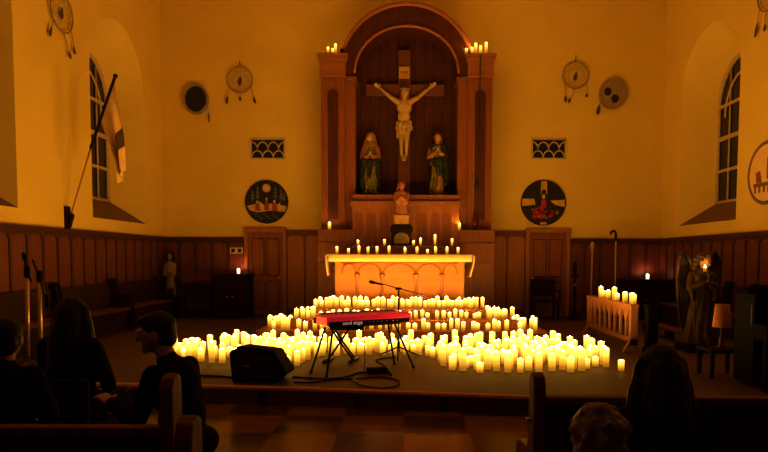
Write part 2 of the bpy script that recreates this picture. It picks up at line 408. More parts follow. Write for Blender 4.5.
# doors ------------------------------------------------------------
def door(i, x0, x1, top, hx):
    e = thing('door_%d' % i, 'closed dark wooden vestry door %s of the altar' % ('left' if i == 1 else 'right'), None, ((x0+x1)/2, YB, 0)); e['kind'] = 'structure'
    fr = MB(); t = 0.09
    fr.box((x0, YB-0.10, 0), (x0+t, YB, top)); fr.box((x1-t, YB-0.10, 0), (x1, YB, top)); fr.box((x0, YB-0.11, top-t), (x1, YB, top+0.02))
    fr.build('door_frame', 'panel', e, bevel=0.008)
    d = MB(); a, c = x0+t, x1-t
    d.mat(0).box((a, YB-0.05, 0.02), (c, YB-0.005, top-t))
    w = c-a
    for (u0, u1, z0, z1) in ((0.12, 0.46, 0.2, 0.85), (0.54, 0.88, 0.2, 0.85), (0.12, 0.46, 1.0, top-t-0.16), (0.54, 0.88, 1.0, top-t-0.16)):
        d.mat(1)
        for (p, q) in (((a+w*u0, z0), (a+w*u1, z0)), ((a+w*u1, z0), (a+w*u1, z1)), ((a+w*u1, z1), (a+w*u0, z1)), ((a+w*u0, z1), (a+w*u0, z0))):
            d.tube([(p[0], YB-0.052, p[1]), (q[0], YB-0.052, q[1])], 0.012, 6)
    d.build('door_leaf', ['door', 'retd'], e)
    k = MB(); k.lathe([(0.028, 0), (0.028, 0.008)], (0, 0, 0), 12); k.ell((0, 0, 0.045), (0.03, 0.03, 0.024)); k.lathe([(0.01, 0), (0.01, 0.04)], (0, 0, 0), 8)
    for v in k.v: v.xyz = (hx+v.x, YB-0.05-v.z, 0.95+v.y)
    k.build('door_knob', 'brass', e)
door(1, -3.97, -2.93, 2.17, -3.10)
door(2, 3.02, 4.12, 2.17, 3.2)

# altar steps ------------------------------------------------------
STEP = [(-2.60, 2.53, 10.6, 0.16), (-2.14, 2.15, 11.05, 0.32), (-1.82, 1.64, 11.5, 0.48)]
for i, (x0, x1, y, z) in enumerate(STEP):
    s = MB(); s.box((x0, y, z-0.16), (x1, 14.2, z-0.03)); s.box((x0-0.025, y-0.03, z-0.03), (x1+0.025, 14.2, z))
    tag(s.build('altar_step', 'step', bevel=0.006), '%s wooden altar step' % ('lowest', 'middle', 'topmost')[i], None, None, 'structure')

# ------------------------------------------------------------------ retable
RC = 0.045
rt = thing('wooden_retable', 'tall dark wooden altarpiece with round arch above the altar', 'altarpiece', (RC, 14.4, 0))
Yf, Yn = 14.2, 14.86
Zr = lambda py: P(404, py, 14.2).z
_zA, _z43 = Zr(2.5), Zr(43.5); _d = _zA-_z43; OR = (1.44**2+_d*_d)/(2*_d); OC = _zA-OR
IA = Zr(25.5); CT, CM1, CB = Zr(54.5), Zr(60), Zr(75)
b = MB(); n = 24
b.prism([(-1.25, 2.8), (1.25, 2.8)]+arc(0, OC, 1.25, IA-OC+0.06, 0, PI, n), (RC, Yn, 0), (1, 0, 0), (0, 0, 1), (0, 0.1, 0))
for k in range(-5, 6):
    b.mat(1); x = RC+k*0.22; h = OC+(IA-OC-0.03)*math.sqrt(max(0, 1-(k*0.22/1.25)**2))
    b.box((x-0.006, Yn-0.006, 2.9), (x+0.006, Yn, h))
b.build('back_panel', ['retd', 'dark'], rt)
# arch: facade with inner opening, jambs
b = MB()
o1 = [(OR-.03, CB-.03)]+arc(0, OC, OR-.03, OR-.03, 0, PI, n)+[(-OR+.03, CB-.03)]
i1 = [(1.20, CB-.03)]+arc(0, OC, 1.20, IA-OC, 0, PI, n)+[(-1.20, CB-.03)]
N = len(o1)
Q = lambda p, y: V((RC+p[0], y, p[1]))
vs = [Q(p, Yf+0.08) for p in o1]+[Q(p, Yf+0.08) for p in i1]+[Q(p, Yn+0.1) for p in i1]+[Q(p, YB-0.01) for p in o1]
b.add(vs, [(i, i+1, N+i+1, N+i) for i in range(N-1)]+[(N+i, N+i+1, 2*N+i+1, 2*N+i) for i in range(N-1)]+[(i+1, i, 3*N+i, 3*N+i+1) for i in range(N-1)])
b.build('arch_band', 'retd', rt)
for (rx, rz, zc, y, r, nm) in ((OR, OR, OC, Yf+0.06, 0.055, 'outer_arch_moulding'), (1.215, IA-OC+.015, OC, Yf+0.06, 0.035, 'inner_arch_moulding')):
    b = MB(); a0 = 0.22 if rx > 1.4 else 0.0
    b.tube([Q(p, y) for p in arc(0, zc, rx, rz, a0, PI-a0, 32)], r, 8)
    if rx > 1.4: b.tube([Q(p, y+0.12) for p in arc(0, zc, rx+0.04, rz+0.04, a0, PI-a0, 32)], 0.05, 8)
    b.build(nm, 'retl', rt)
for s in (-1, 1):
    L = lambda a, c: (min(RC+s*a, RC+s*c), max(RC+s*a, RC+s*c))
    b = MB(); x0, x1 = L(1.44, 2.0)
    b.mat(0).box((x0, Yf, 2.1), (x1, YB-0.01, CB+.02)); xm = (x0+x1)/2
    b.mat(1).prism([(-0.13, 2.35), (0.13, 2.35), (0.13, 5.25)]+arc(0, 5.25, 0.13, 0.13, 0, PI, 10)[1:], (xm, Yf-0.004, 0), (1, 0, 0), (0, 0, 1), (0, 0.005, 0))
    b.mat(0).tube([(xm-0.14, Yf, 2.34), (xm-0.14, Yf, 5.25)]+[(xm-0.14*math.cos(PI*k/10), Yf, 5.25+0.14*math.sin(PI*k/10)) for k in range(1, 10)]+[(xm+0.14, Yf, 5.25), (xm+0.14, Yf, 2.34), (xm-0.14, Yf, 2.34)], 0.018, 6)
    b.build('pilaster', ['ret', 'retd'], rt)
    b = MB(); x0, x1 = L(1.42, 2.02); b.box((x0, Yf-0.05, CB), (x1, YB-0.01, CM1))
    for k, (e, za, zb) in enumerate(((-0.0, CB-.05, CB), (0.03, CM1-.03, (CM1+CT)/2), (0.055, (CM1+CT)/2, CT))): b.box((x0-e, Yf-0.06-e, za), (x1+e, YB-0.01, zb))
    b.build('capital', 'retl', rt, bevel=0.01)
    b = MB(); x0, x1 = L(1.20, 1.44); b.box((x0, Yf+0.07, 2.1), (x1, YB-0.01, CB-.10)); x0, x1 = L(1.17, 1.44); b.box((x0, Yf+0.04, CB-.10), (x1, YB-0.01, CB-.02))
    b.build('inner_pilaster', 'ret', rt, bevel=0.008)
    b = MB(); x0, x1 = L(1.22, 2.04)
    b.box((x0, 13.86, 1.82), (x1, YB-0.01, 2.10)); b.box((x0, 13.84, 1.36), (x1, YB-0.01, 1.80)); b.box((x0, 13.86, 0.0), (x1, YB-0.01, 1.34)); b.box((x0+.02, 13.9, 0.01), (x1-.02, YB-0.02, 2.08))
    b.build('plinth', 'ret', rt, bevel=0.008)
b = MB(); b.box((RC-1.25, 13.98, 1.5), (RC+1.22, 14.86, 2.74)); b.box((RC-1.29, 13.93, 2.66), (RC+1.25, 14.86, 2.76)); b.mat(1); b.box((RC-1.24, 14.05, 2.76), (RC+1.24, Yn, 2.92))
for px in (358.5, 371, 384, 422, 435, 446.5):
    x = P(px, 225, 13.97).x; z1 = P(404, 217, 13.97).z
    b.mat(2).prism([(-0.10, 1.76), (0.10, 1.76), (0.10, z1)]+arc(0, z1, 0.10, 0.10, 0, PI, 10)[1:], (x, 13.974, 0), (1, 0, 0), (0, 0, 1), (0, 0.006, 0))
    b.mat(1).tube([(x-0.11, 13.98, 1.76), (x-0.11, 13.98, z1)]+[(x-0.11*math.cos(PI*k/10), 13.98, z1+0.11*math.sin(PI*k/10)) for k in range(1, 10)]+[(x+0.11, 13.98, z1), (x+0.11, 13.98, 1.76)], 0.014, 6)
b.build('arcaded_base', ['panel', 'retl', 'ret'], rt)
b = MB(); b.box((RC-1.2, 13.3, 0.48), (RC+1.2, 13.96, 1.66)); b.box((RC-1.22, 13.27, 1.66), (RC+1.22, 13.97, 1.73))
b.build('candle_shelf', 'ret', rt, bevel=0.008)

# cord hanging down the right pilaster
p = P(480.5, 55, 14.05); q = P(477, 186, 14.1)
b = MB(); cordr = thing('weighted_rope', 'long thin dark rope with a weight hanging on the right pilaster', 'rope', (q.x, 14.1, q.z))
b.tube([p, p*0.5+q*0.5+V((0.01, 0, 0)), q], 0.012, 6); b.build('rope', 'cord', cordr)
b = MB(); b.lathe([(0.01, 0.16), (0.03, 0.12), (0.042, 0.0), (0.038, -0.08), (0.01, -0.1)], q, 10); b.build('weight', 'cord', cordr)

# ------------------------------------------------------------------ altar
AX, AY0, AY1, AZ = -0.085, 12.40, 13.10, 1.53
al = thing('altar', 'broad wooden altar table with carved front, at the top of the steps', 'altar', (AX, 12.75, 0.48))
b = MB(); b.box((AX-1.34, AY0, 0.48), (AX+1.33, AY1, 1.42)); b.box((AX-1.36, AY0-0.02, 0.48), (AX+1.35, AY1, 0.58)); b.build('altar_body', 'altar', al, bevel=0.006)
b = MB(); b.box((AX-1.45, AY0-0.08, 1.42), (AX+1.45, AY1+0.05, AZ-0.004)); b.build('mensa', 'altar', al)
b = MB()
colx = [P(px, 280, AY0).x for px in (357, 382, 416, 442)]
for x in colx:
    b.lathe([(0.05, 0.58), (0.05, 0.62), (0.034, 0.66), (0.032, 1.02), (0.05, 1.06), (0.062, 1.10), (0.062, 1.13)], (x, AY0, 0), 10)
for x0, x1 in zip([AX-1.22]+colx, colx+[AX+1.2]):
    c = (x0+x1)/2; h = (x1-x0)/2-0.02
    b.tube([(c+h*math.cos(PI*k/12), AY0-0.002, 1.13+0.2*math.sin(PI*k/12)) for k in range(13)], 0.018, 6)
b.tube([(AX-1.22, AY0, 1.355), (AX+1.2, AY0, 1.355)], 0.02, 6)
b.build('front_relief', 'altard', al)
# cloth
cl = MB(); nx = 60; hw = 1.475; zt = AZ
def fold(x, k): return 0.012*math.sin(x*9+k)+0.006*math.sin(x*23+k*2)
rows = []
prof = [(AY1+0.06, 1.2), (AY1+0.06, zt), (AY0-0.085, zt), (AY0-0.10, zt-0.02), (AY0-0.11, 1.45), (AY0-0.115, 1.375)]
for j, (y, z) in enumerate(prof):
    rows.append([(AX-hw+2*hw*i/nx, y-(fold(i*0.15, 0) if j >= 4 else 0), z) for i in range(nx+1)])
vs = [p for r in rows for p in r]; w1 = nx+1
cl.add(vs, [(j*w1+i, j*w1+i+1, (j+1)*w1+i+1, (j+1)*w1+i) for j in range(len(rows)-1) for i in range(nx)], True)
for s, zb in ((-1, 1.08), (1, 1.07)):
    x = AX+s*hw; g = []
    for j, (dx, z) in enumerate(((0, zt), (0.05, zt-0.04), (0.03, 1.3), (-0.03 if s > 0 else 0.01, zb))):
        g.append([(x+s*(dx+0.012*math.sin(i*1.3+j)), AY0-0.085+(AY1-AY0+0.14)*i/12, z) for i in range(13)])
    vs = [p for r in g for p in r]
    cl.add(vs, [(j*13+i, j*13+i+1, (j+1)*13+i+1, (j+1)*13+i) for j in range(3) for i in range(12)], True)
o = cl.build('altar_cloth', 'cloth', None, (AX, 12.75, AZ)); m_ = o.modifiers.new('s', 'SOLIDIFY'); m_.thickness = 0.006; m_.offset = 1
tag(o, 'white cloth over the altar with hanging side drops', 'altar cloth')

# tabernacle, pedestal and statuette
tx = P(401.5, 240, 13.55).x
t = thing('tabernacle', 'dark tabernacle cabinet with domed brass door behind the altar candles', 'tabernacle', (tx, 13.55, 1.73))
b = MB(); b.box((tx-0.23, 13.45, 1.73), (tx+0.23, 13.75, 2.04)); b.box((tx-0.25, 13.42, 2.04), (tx+0.25, 13.78, 2.08)); b.box((tx-0.24, 13.44, 1.73), (tx+0.24, 13.76, 1.76)); b.build('cabinet', 'darkwood', t, bevel=0.005)
b = MB(); b.prism([(-0.17, 1.77), (0.17, 1.77), (0.17, 1.88)]+arc(0, 1.88, 0.17, 0.14, 0, PI, 12)[1:], (tx, 13.435, 0), (1, 0, 0), (0, 0, 1), (0, 0.02, 0)); b.build('cabinet_door', 'tabgold', t)
t = thing('statue_pedestal', 'light block pedestal on a dark base above the tabernacle', 'pedestal', (tx, 13.6, 2.08))
b = MB(); b.box((tx-0.25, 13.45, 2.08), (tx+0.25, 13.78, 2.17)); b.box((tx-0.21, 13.47, 2.17), (tx+0.21, 13.76, 2.21)); b.build('base', 'darkwood', t, bevel=0.006)
b = MB(); b.box((tx-0.16, 13.48, 2.21), (tx+0.16, 13.74, 2.40)); b.box((tx-0.18, 13.46, 2.36), (tx+0.18, 13.76, 2.41)); b.prism(arc(0, 2.30, 0.05, 0.05, 0, 2*PI, 14)[:-1], (tx, 13.475, 0), (1, 0, 0), (0, 0, 1), (0, 0.01, 0)); b.build('block', 'stone', t, bevel=0.006)

def folds(c, k, amp, z0, z1):
    c = V(c)
    def fn(p, nrm):
        t = min(1, max(0, (z1-p.z)/(z1-z0))); a = math.atan2(p.y-c.y, p.x-c.x)
        s = amp*t*(math.sin(k*a+2.2*math.sin(p.z*5))+0.5*math.sin(2.3*k*a+p.z*7))
        d = V((p.x-c.x, p.y-c.y, 0)); L = d.length
        return p + (d/L*s if L > 1e-4 else V((0, 0, 0)))
    return fn
def face_bits(b, c, r, R):
    """eyes, nose, mouth, ears on a head of half height r centred c; R turns the local frame (+y forward)"""
    g = lambda x, y, z: c+R @ V((x*r, y*r, z*r))
    b.ell(g(0, 0, 0.02), (0.70*r, 0.80*r, 1.0*r), R=R); b.ell(g(0, 0.12, -0.45), (0.52*r, 0.60*r, 0.55*r), R=R)
    b.cap(g(0, 0.72, 0.12), 0.07*r, g(0, 0.95, -0.22), 0.12*r); b.ell(g(0, 0.70, -0.52), (0.24*r, 0.10*r, 0.07*r), R=R); b.ell(g(0, 0.68, -0.66), (0.2*r, 0.09*r, 0.06*r), R=R)
    b.ell(g(0, 0.62, -0.85), (0.2*r, 0.16*r, 0.14*r), R=R)
    for s in (-1, 1):
        b.ell(g(s*0.28, 0.70, 0.08), (0.12*r, 0.09*r, 0.07*r), R=R); b.ell(g(s*0.28, 0.70, 0.24), (0.2*r, 0.08*r, 0.05*r), R=R)
        b.ell(g(s*0.72, -0.05, -0.05), (0.09*r, 0.2*r, 0.3*r), R=R)
I3 = Matrix.Identity(3)
def RZ(a): return Matrix.Rotation(a, 3, 'Z')
def RX(a): return Matrix.Rotation(a, 3, 'X')
def hand(b, w, d, side, k=1.0, curl=0.5, up=V((0, 0, 1))):
    """five separate fingers on a palm; w wrist, d direction, side the thumb direction"""
    d = V(d).normalized(); s = (V(side)-d*V(side).dot(d)).normalized(); nn = d.cross(s)
    if nn.dot(up) > 0: nn = -nn
    for i in range(4):
        b.cap(w+d*0.015*k+s*(0.024-0.016*i)*k, 0.012*k, w+d*0.085*k+s*(0.030-0.020*i)*k, 0.011*k, 8)
    for i, L in enumerate((0.068, 0.078, 0.072, 0.056)):
        p = w+d*0.088*k+s*(0.031-0.0205*i)*k; q = p
        a = curl*0.35; rr = 0.0088
        for sgm in (0.45, 0.32, 0.23):
            q2 = q+(d*math.cos(a)+nn*math.sin(a)+s*(0.05-0.035*i))*L*sgm*k; b.cap(q, rr*k, q2, (rr-0.0006)*k, 8); q = q2; a += curl*0.6; rr -= 0.0006
    p = w+d*0.025*k+s*0.028*k; q = p+(d*0.55+s*0.75)*0.042*k; r2 = q+(d*0.85+s*0.3+nn*0.3)*0.034*k
    b.cap(p, 0.0125*k, q, 0.0105*k, 8); b.cap(q, 0.0105*k, r2, 0.0085*k, 8)

# statuette on the pedestal: short robed figure, hands folded, bowed dark head
sx, sy, sz = tx, 13.6, 2.41
t = thing('statuette', 'small terracotta robed statuette with bowed dark head on the pedestal', 'statuette', (sx, sy, sz))
b = MB(); b.lathe([(0.13, 0), (0.15, 0.05), (0.16, 0.25), (0.155, 0.40), (0.12, 0.52), (0.05, 0.58)], (sx, sy, sz), 20, 0.85, 0.8)
b.cap((sx-0.13, sy, sz+0.47), 0.055, (sx-0.10, sy-0.12, sz+0.30), 0.05); b.cap((sx+0.13, sy, sz+0.47), 0.055, (sx+0.10, sy-0.12, sz+0.30), 0.05)
b.cap((sx-0.10, sy-0.12, sz+0.30), 0.042, (sx-0.01, sy-0.16, sz+0.40), 0.03); b.cap((sx+0.10, sy-0.12, sz+0.30), 0.042, (sx+0.01, sy-0.16, sz+0.40), 0.03)
b.blob('robe', 'terra', t, vox=0.012, smooth=2, fn=folds((sx, sy), 7, 0.014, sz, sz+0.5))
b = MB(); face_bits(b, V((sx+0.005, sy-0.03, sz+0.66)), 0.085, RZ(PI) @ RX(-0.35)); b.cap((sx, sy, sz+0.52), 0.04, (sx, sy-0.01, sz+0.62), 0.04); b.blob('head', 'terra', t, vox=0.008, smooth=1)
b = MB(); b.ell((sx-0.005, sy-0.012, sz+0.70), (0.10, 0.11, 0.085)); b.cap((sx, sy+0.05, sz+0.66), 0.07, (sx, sy+0.09, sz+0.52), 0.05); b.cap((sx-.07, sy, sz+0.66), 0.035, (sx-0.1, sy+.02, sz+0.55), 0.03); b.blob('hair', 'terrad', t, vox=0.01, smooth=2)

# ------------------------------------------------------------------ crucifix
cy = 14.72
cr = thing('crucifix', 'large wooden crucifix with a carved figure in the arched niche', 'crucifix', (P(404, 195, cy).x, cy, 2.92))
Z = lambda py: P(404, py, cy).z
Xc = lambda px, py=100: P(px, py, cy).x
b = MB(); b.box((Xc(398), cy, 2.92), (Xc(410.5), cy+0.1, Z(50))); b.box((Xc(366), cy-0.005, Z(95.5)), (Xc(444.5), cy+0.095, Z(84.5))); b.build('cross', 'cross', cr, bevel=0.01)
b = MB(); b.box((Xc(399), cy-0.035, Z(79)), (Xc(409.5), cy-0.005, Z(67)))
plq = b.build('title_plaque', 'ochre', cr, bevel=0.004); plq['label'] = 'small gilt plaque above the figure'
def text_mesh(name, s, size, m, parent, loc, R, depth=0.002):
    cu = bpy.data.curves.new('t', 'FONT'); cu.body = s; cu.size = size; cu.extrude = depth; cu.align_x = 'CENTER'; cu.align_y = 'CENTER'
    t = bpy.data.objects.new('t', cu); C.objects.link(t); dg = bpy.context.evaluated_depsgraph_get(); dg.update()
    me = bpy.data.meshes.new_from_object(t.evaluated_get(dg)); bpy.data.objects.remove(t)
    me.transform(R.to_4x4()); me.materials.clear(); me.materials.append(M[m]); me.name = name
    o = bpy.data.objects.new(name, me); C.objects.link(o); o.parent = parent; o.location = V(loc)-wloc(parent); return o
text_mesh('lettering', 'INRI', 0.10, 'ink', plq, ((Xc(404.2), cy-0.038, Z(73))), RX(PI/2))
yb = cy-0.09
H = lambda px, py, dy=0: P(px, py, yb+dy)
b = MB()
face_bits(b, H(404.8, 92.5, -0.07), 0.125, RZ(PI-0.25) @ RX(-0.35)); b.cap(H(404.5, 97, -0.03), 0.055, H(404.3, 101), 0.065)
b.ell(H(404.2, 107), (0.185, 0.10, 0.20)); b.ell(H(404, 116), (0.155, 0.09, 0.20)); b.ell(H(404, 125), (0.165, 0.095, 0.14))
for s, ps in ((-1, (398, 102, 391, 97.5, 380.5, 88.5)), (1, (410.3, 102, 418, 97.5, 430, 87.5))):
    b.chain([(H(ps[0], ps[1]), 0.075), (H(ps[2], ps[3]), 0.052), (H(ps[4], ps[5], 0.04), 0.034)])
    w = H(ps[4], ps[5], 0.04); hand(b, w, (s*0.8, 0, 0.6), (0, -0.2, 1), 1.15, 0.6, V((0, 1, 0)))
    hx = 404+s*3.2
    b.chain([(H(hx, 129), 0.082), (H(404+s*2.7, 143, -0.08), 0.052), (H(404+s*2.3, 155, -0.02), 0.036)])
    b.chain([(H(404+s*2.0, 155.5, -0.02), 0.04), (H(403.8+s*0.8, 160, -0.10), 0.03)])
b.blob('body', 'corpus', cr, vox=0.011, smooth=2)
b = MB(); b.ell(H(404, 127), (0.20, 0.125, 0.17)); b.chain([(H(398.5, 123), 0.06), (H(404, 126, -0.08), 0.065), (H(410, 122.5), 0.06)]); b.chain([(H(398.5, 128), 0.07), (H(405, 131, -0.08), 0.07), (H(410.5, 128), 0.07)])
b.cap(H(401, 129), 0.09, H(401.5, 133, -0.03), 0.08); b.cap(H(407, 129), 0.09, H(406.8, 133, -0.03), 0.08); b.cap(H(398.4, 126, -0.03), 0.045, H(397.2, 137, -0.02), 0.035)
b.blob('loincloth', 'linen', cr, vox=0.014, smooth=1, fn=folds(H(404, 127), 9, 0.012, H(404, 136).z, H(404, 120).z+0.3))
b = MB(); b.ell(H(404.6, 90.6, -0.035), (0.115, 0.13, 0.12)); b.cap(H(401.4, 93, -0.03), 0.05, H(401.2, 99, -0.03), 0.04); b.cap(H(407.6, 93, -0.03), 0.05, H(408, 99, -0.03), 0.04); b.blob('hair', 'terrad', cr, vox=0.014, smooth=1)
b = MB(); b.tube([H(404.7, 89.6, -0.05)+V((0.12*math.cos(k*PI/10), 0.13*math.sin(k*PI/10), 0.012*math.sin(k*2.2))) for k in range(20)], 0.018, 6, True); b.build('thorn_crown', 'goldcl', cr)

# ------------------------------------------------------------------ standing saints in the niche
def saint(name, label, cx_px, side):
    base = P(cx_px, 195.5, 14.5); x, y, z = base.x, 14.5, 2.92; k = 1.53
    t = thing(name, label, 'statue', (x, y, z))
    p = lambda a, c, h: V((x+a*k*0.80, y+c*k, z+h*k))
    b = MB(); b.lathe([(0.17*k, 0), (0.17*k, 0.03*k), (0.15*k, 0.05*k)], (x, y, z), 8, 0.8, 0.8); b.build('base', 'darkwood', t)
    b = MB(); b.lathe([(0.125, 0.05), (0.13, 0.12), (0.115, 0.30), (0.11, 0.45), (0.105, 0.58), (0.125, 0.70), (0.12, 0.76), (0.05, 0.82)][0:0] or [(r*k, h*k) for r, h in ((0.125, 0.04), (0.13, 0.12), (0.115, 0.30), (0.11, 0.45), (0.105, 0.58), (0.125, 0.70), (0.12, 0.76), (0.05, 0.82))], (x, y, z), 22, 0.8, 0.78)
    b.blob('robe', 'greencl', t, vox=0.016, smooth=1, fn=folds((x, y), 8, 0.034, z, z+0.65*k))
    hd = p(0.012*side, -0.025, 0.905)
    b = MB(); face_bits(b, hd, 0.068*k, RZ(PI+0.35*(-side if side < 0 else -1)) @ RX(-0.2)); b.cap(p(0, 0, 0.78), 0.04*k, p(0, -0.01, 0.86), 0.035*k); b.blob('head', 'corpus', t, vox=0.010, smooth=1)
    # arms
    b = MB()
    for s in (-1, 1):
        b.chain([(p(0.12*s, 0, 0.755), 0.045*k), (p(0.155*s, -0.03, 0.61), 0.046*k), (p(0.05*s, -0.13, 0.60 if side < 0 else 0.66), 0.034*k)])
    b.blob('sleeves', 'terra' if side < 0 else 'goldcl', t, vox=0.013, smooth=2)
    b = MB()
    for s in (-1, 1):
        w = p(0.045*s, -0.135, 0.60 if side < 0 else 0.665); hand(b, w, (-0.5*s, -0.2, 0.8), (0, -1, 0.3), 0.95, 0.3, V((0, 1, 0)))
    b.blob('hands', 'corpus', t, vox=0.007, smooth=1)
    if side < 0:
        b = MB(); b.ell(p(0.005, 0.012, 0.915), (0.082*k, 0.082*k, 0.09*k)); b.chain([(p(0, 0.03, 0.88), 0.08*k), (p(0, 0.03, 0.77), 0.12*k), (p(-0.02, 0.03, 0.66), 0.12*k)])
        b.cap(p(-0.085, 0, 0.86), 0.035*k, p(-0.12, -0.03, 0.66), 0.045*k); b.cap(p(0.085, 0.01, 0.86), 0.03*k, p(0.11, 0.0, 0.68), 0.04*k)
        b.blob('veil', 'goldcl', t, vox=0.015, smooth=2)
        b = MB(); b.chain([(p(-0.12, 0.01, 0.62), 0.07*k), (p(-0.13, 0.0, 0.35), 0.06*k), (p(-0.14, 0, 0.12), 0.05*k)]); b.chain([(p(0.12, 0.01, 0.64), 0.07*k), (p(0.14, 0, 0.4), 0.055*k), (p(0.145, 0, 0.14), 0.045*k)])
        b.chain([(p(-0.12, -0.07, 0.56), 0.055*k), (p(0.0, -0.11, 0.50), 0.06*k), (p(0.12, -0.07, 0.55), 0.055*k)]); b.cap(p(0, 0.06, 0.6), 0.11*k, p(0, 0.05, 0.1), 0.11*k); b.cap(p(0.0, -0.10, 0.5), 0.055*k, p(-0.02, -0.12, 0.30), 0.03*k)
        b.blob('mantle', 'bluecl', t, vox=0.016, smooth=1, fn=folds((x, y), 10, 0.030, z, z+0.8*k))
    else:
        b = MB(); b.ell(p(0.012, 0.015, 0.925), (0.078*k, 0.082*k, 0.075*k)); b.cap(p(0.0, 0.05, 0.9), 0.05*k, p(0, 0.06, 0.82), 0.045*k); b.cap(p(0.07, 0.01, 0.9), 0.03*k, p(0.075, 0.0, 0.83), 0.028*k); b.blob('hair', 'terrad', t, vox=0.013, smooth=2)
        b = MB(); b.chain([(p(0.12, 0.0, 0.74), 0.07*k), (p(0.145, 0, 0.5), 0.075*k), (p(0.15, 0, 0.2), 0.06*k)]); b.chain([(p(-0.12, -0.05, 0.53), 0.06*k), (p(0.02, -0.10, 0.52), 0.065*k), (p(0.13, -0.06, 0.60), 0.06*k)])
        b.chain([(p(-0.11, 0, 0.72), 0.06*k), (p(-0.10, -0.02, 0.78), 0.045*k), (p(0.0, 0.0, 0.79), 0.04*k)]); b.cap(p(0.02, -0.09, 0.5), 0.07*k, p(0.05, -0.09, 0.32), 0.05*k); b.cap(p(0, 0.06, 0.7), 0.11*k, p(0, 0.05, 0.1), 0.11*k)
        b.blob('mantle', 'bluecl', t, vox=0.016, smooth=1, fn=folds((x, y), 9, 0.030, z, z+0.8*k))
        b = MB(); b.chain([(p(0.05, -0.10, 0.30), 0.035*k), (p(0.045, -0.105, 0.18), 0.045*k), (p(0.0, -0.10, 0.06), 0.055*k)]); b.cap(p(0.07, -0.09, 0.28), 0.03*k, p(0.08, -0.09, 0.07), 0.035*k); b.blob('robe_fold', 'goldcl', t, vox=0.013, smooth=2)
saint('saint_statue', 'painted statue of a veiled woman with clasped hands, left in the niche', 370.5, -1)
saint('saint_statue', 'painted statue of a bare-headed figure in green and gold, right in the niche', 437, 1)

# ------------------------------------------------------------------ wall pieces
def ring(b, c, u, v, rx, rz, r, seg=28, tw=6): b.tube([c+u*rx*math.cos(2*PI*k/seg)+v*rz*math.sin(2*PI*k/seg) for k in range(seg)], r, tw, True)
def feather(b, p, q, w, nrm):
    p, q = V(p), V(q); d = (q-p).normalized(); s = d.cross(V(nrm)).normalized(); L = (q-p).length
    pts = [(0, 0.0), (0.2, 0.5), (0.55, 1.0), (0.85, 0.75), (1, 0)]
    out = [p+d*L*t+s*w*h for t, h in pts]+[p+d*L*t-s*w*h for t, h in pts[-2:0:-1]]
    nn = V(nrm)*0.006; n = len(out)
    b.add([x-nn for x in out]+[x+nn for x in out], [tuple(range(n)), tuple(range(2*n-1, n-1, -1))]+[(i, (i+1) % n, n+(i+1) % n, n+i) for i in range(n)])
def dreamcatcher(label, c, u, nrm, r, hangs, hang_top):
    c = V(c); u = V(u); v = V((0, 0, 1)); nrm = V(nrm); c = c+nrm*0.05
    t = thing('dreamcatcher', label, 'dreamcatcher', c, 'dreamcatchers on the walls')
    b = MB(); ring(b, c, u, v, r, r, 0.014); b.build('hoop', 'hoop', t)
    b = MB(); n = 10; pr = [c+u*r*math.cos(2*PI*k/n)+v*r*math.sin(2*PI*k/n) for k in range(n)]
    for lev in range(4):
        nx_ = [(pr[k]+pr[(k+1) % n])/2*0.86+c*0.14 for k in range(n)]
        for k in range(n): b.tube([pr[k], nx_[k], pr[(k+1) % n]], 0.005, 4)
        pr = nx_
    b.build('web', 'web', t)
    b = MB(); feather(b, c+v*0.10+u*0.02, c-v*0.14-u*0.02, 0.05, nrm); b.build('centre_feather', 'feather', t)
    b = MB(); b.tube([c+v*r, c+v*(r+hang_top)], 0.01, 5); b.build('hanging_loop', 'cord', t)
    for (a, z0, du, L, fl) in hangs:
        p0 = c+u*r*a+v*(-r*math.sqrt(max(0, 1-a*a))); p1 = p0+u*du-v*L
        b = MB(); b.tube([p0, p0*0.5+p1*0.5+u*0.02, p1], 0.010, 5); s_ = b.build('string', 'web', t)
        if fl: b = MB(); feather(b, p1, p1+(p1-p0).normalized()*fl, 0.035, nrm); b.build('feather', 'feather', s_)
cB = P(240.5, 80.5, YB); dreamcatcher('round dreamcatcher high on the back wall, left of the altarpiece', cB, (1, 0, 0), (0, -1, 0), 0.31, [(-0.85, 0, -0.04, 0.22, 0.2), (0, 0, 0.0, 0.08, 0.12), (0.85, 0, 0.06, 0.22, 0.2)], 0.16)
cB = P(575, 76, YB); dreamcatcher('round dreamcatcher high on the back wall, right of the altarpiece', cB, (1, 0, 0), (0, -1, 0), 0.32, [(-0.9, 0, 0.04, 0.34, 0.18), (-0.1, 0, -0.08, 0.22, 0.14), (0.8, 0, 0.02, 0.24, 0.10)], 0.16)
cL = W(59, 12, XL); dreamcatcher('dreamcatcher with trailing feathers at the top of the left wall', cL, (0, 1, 0), (1, 0, 0), 0.34, [(-0.8, 0, -0.05, 0.16, 0.2), (0.1, 0, 0.15, 0.26, 0.14), (0.8, 0, 0.08, 0.26, 0.14)], 0.2)
cR = W(772, -10, XR); dreamcatcher('dreamcatcher cut by the top right corner, on the right wall', cR, (0, 1, 0), (-1, 0, 0), 0.34, [(0.75, 0, 0.06, 0.20, 0.26), (0.2, 0, 0.02, 0.2, 0.14), (-0.6, 0, 0.0, 0.2, 0.14)], 0.2)
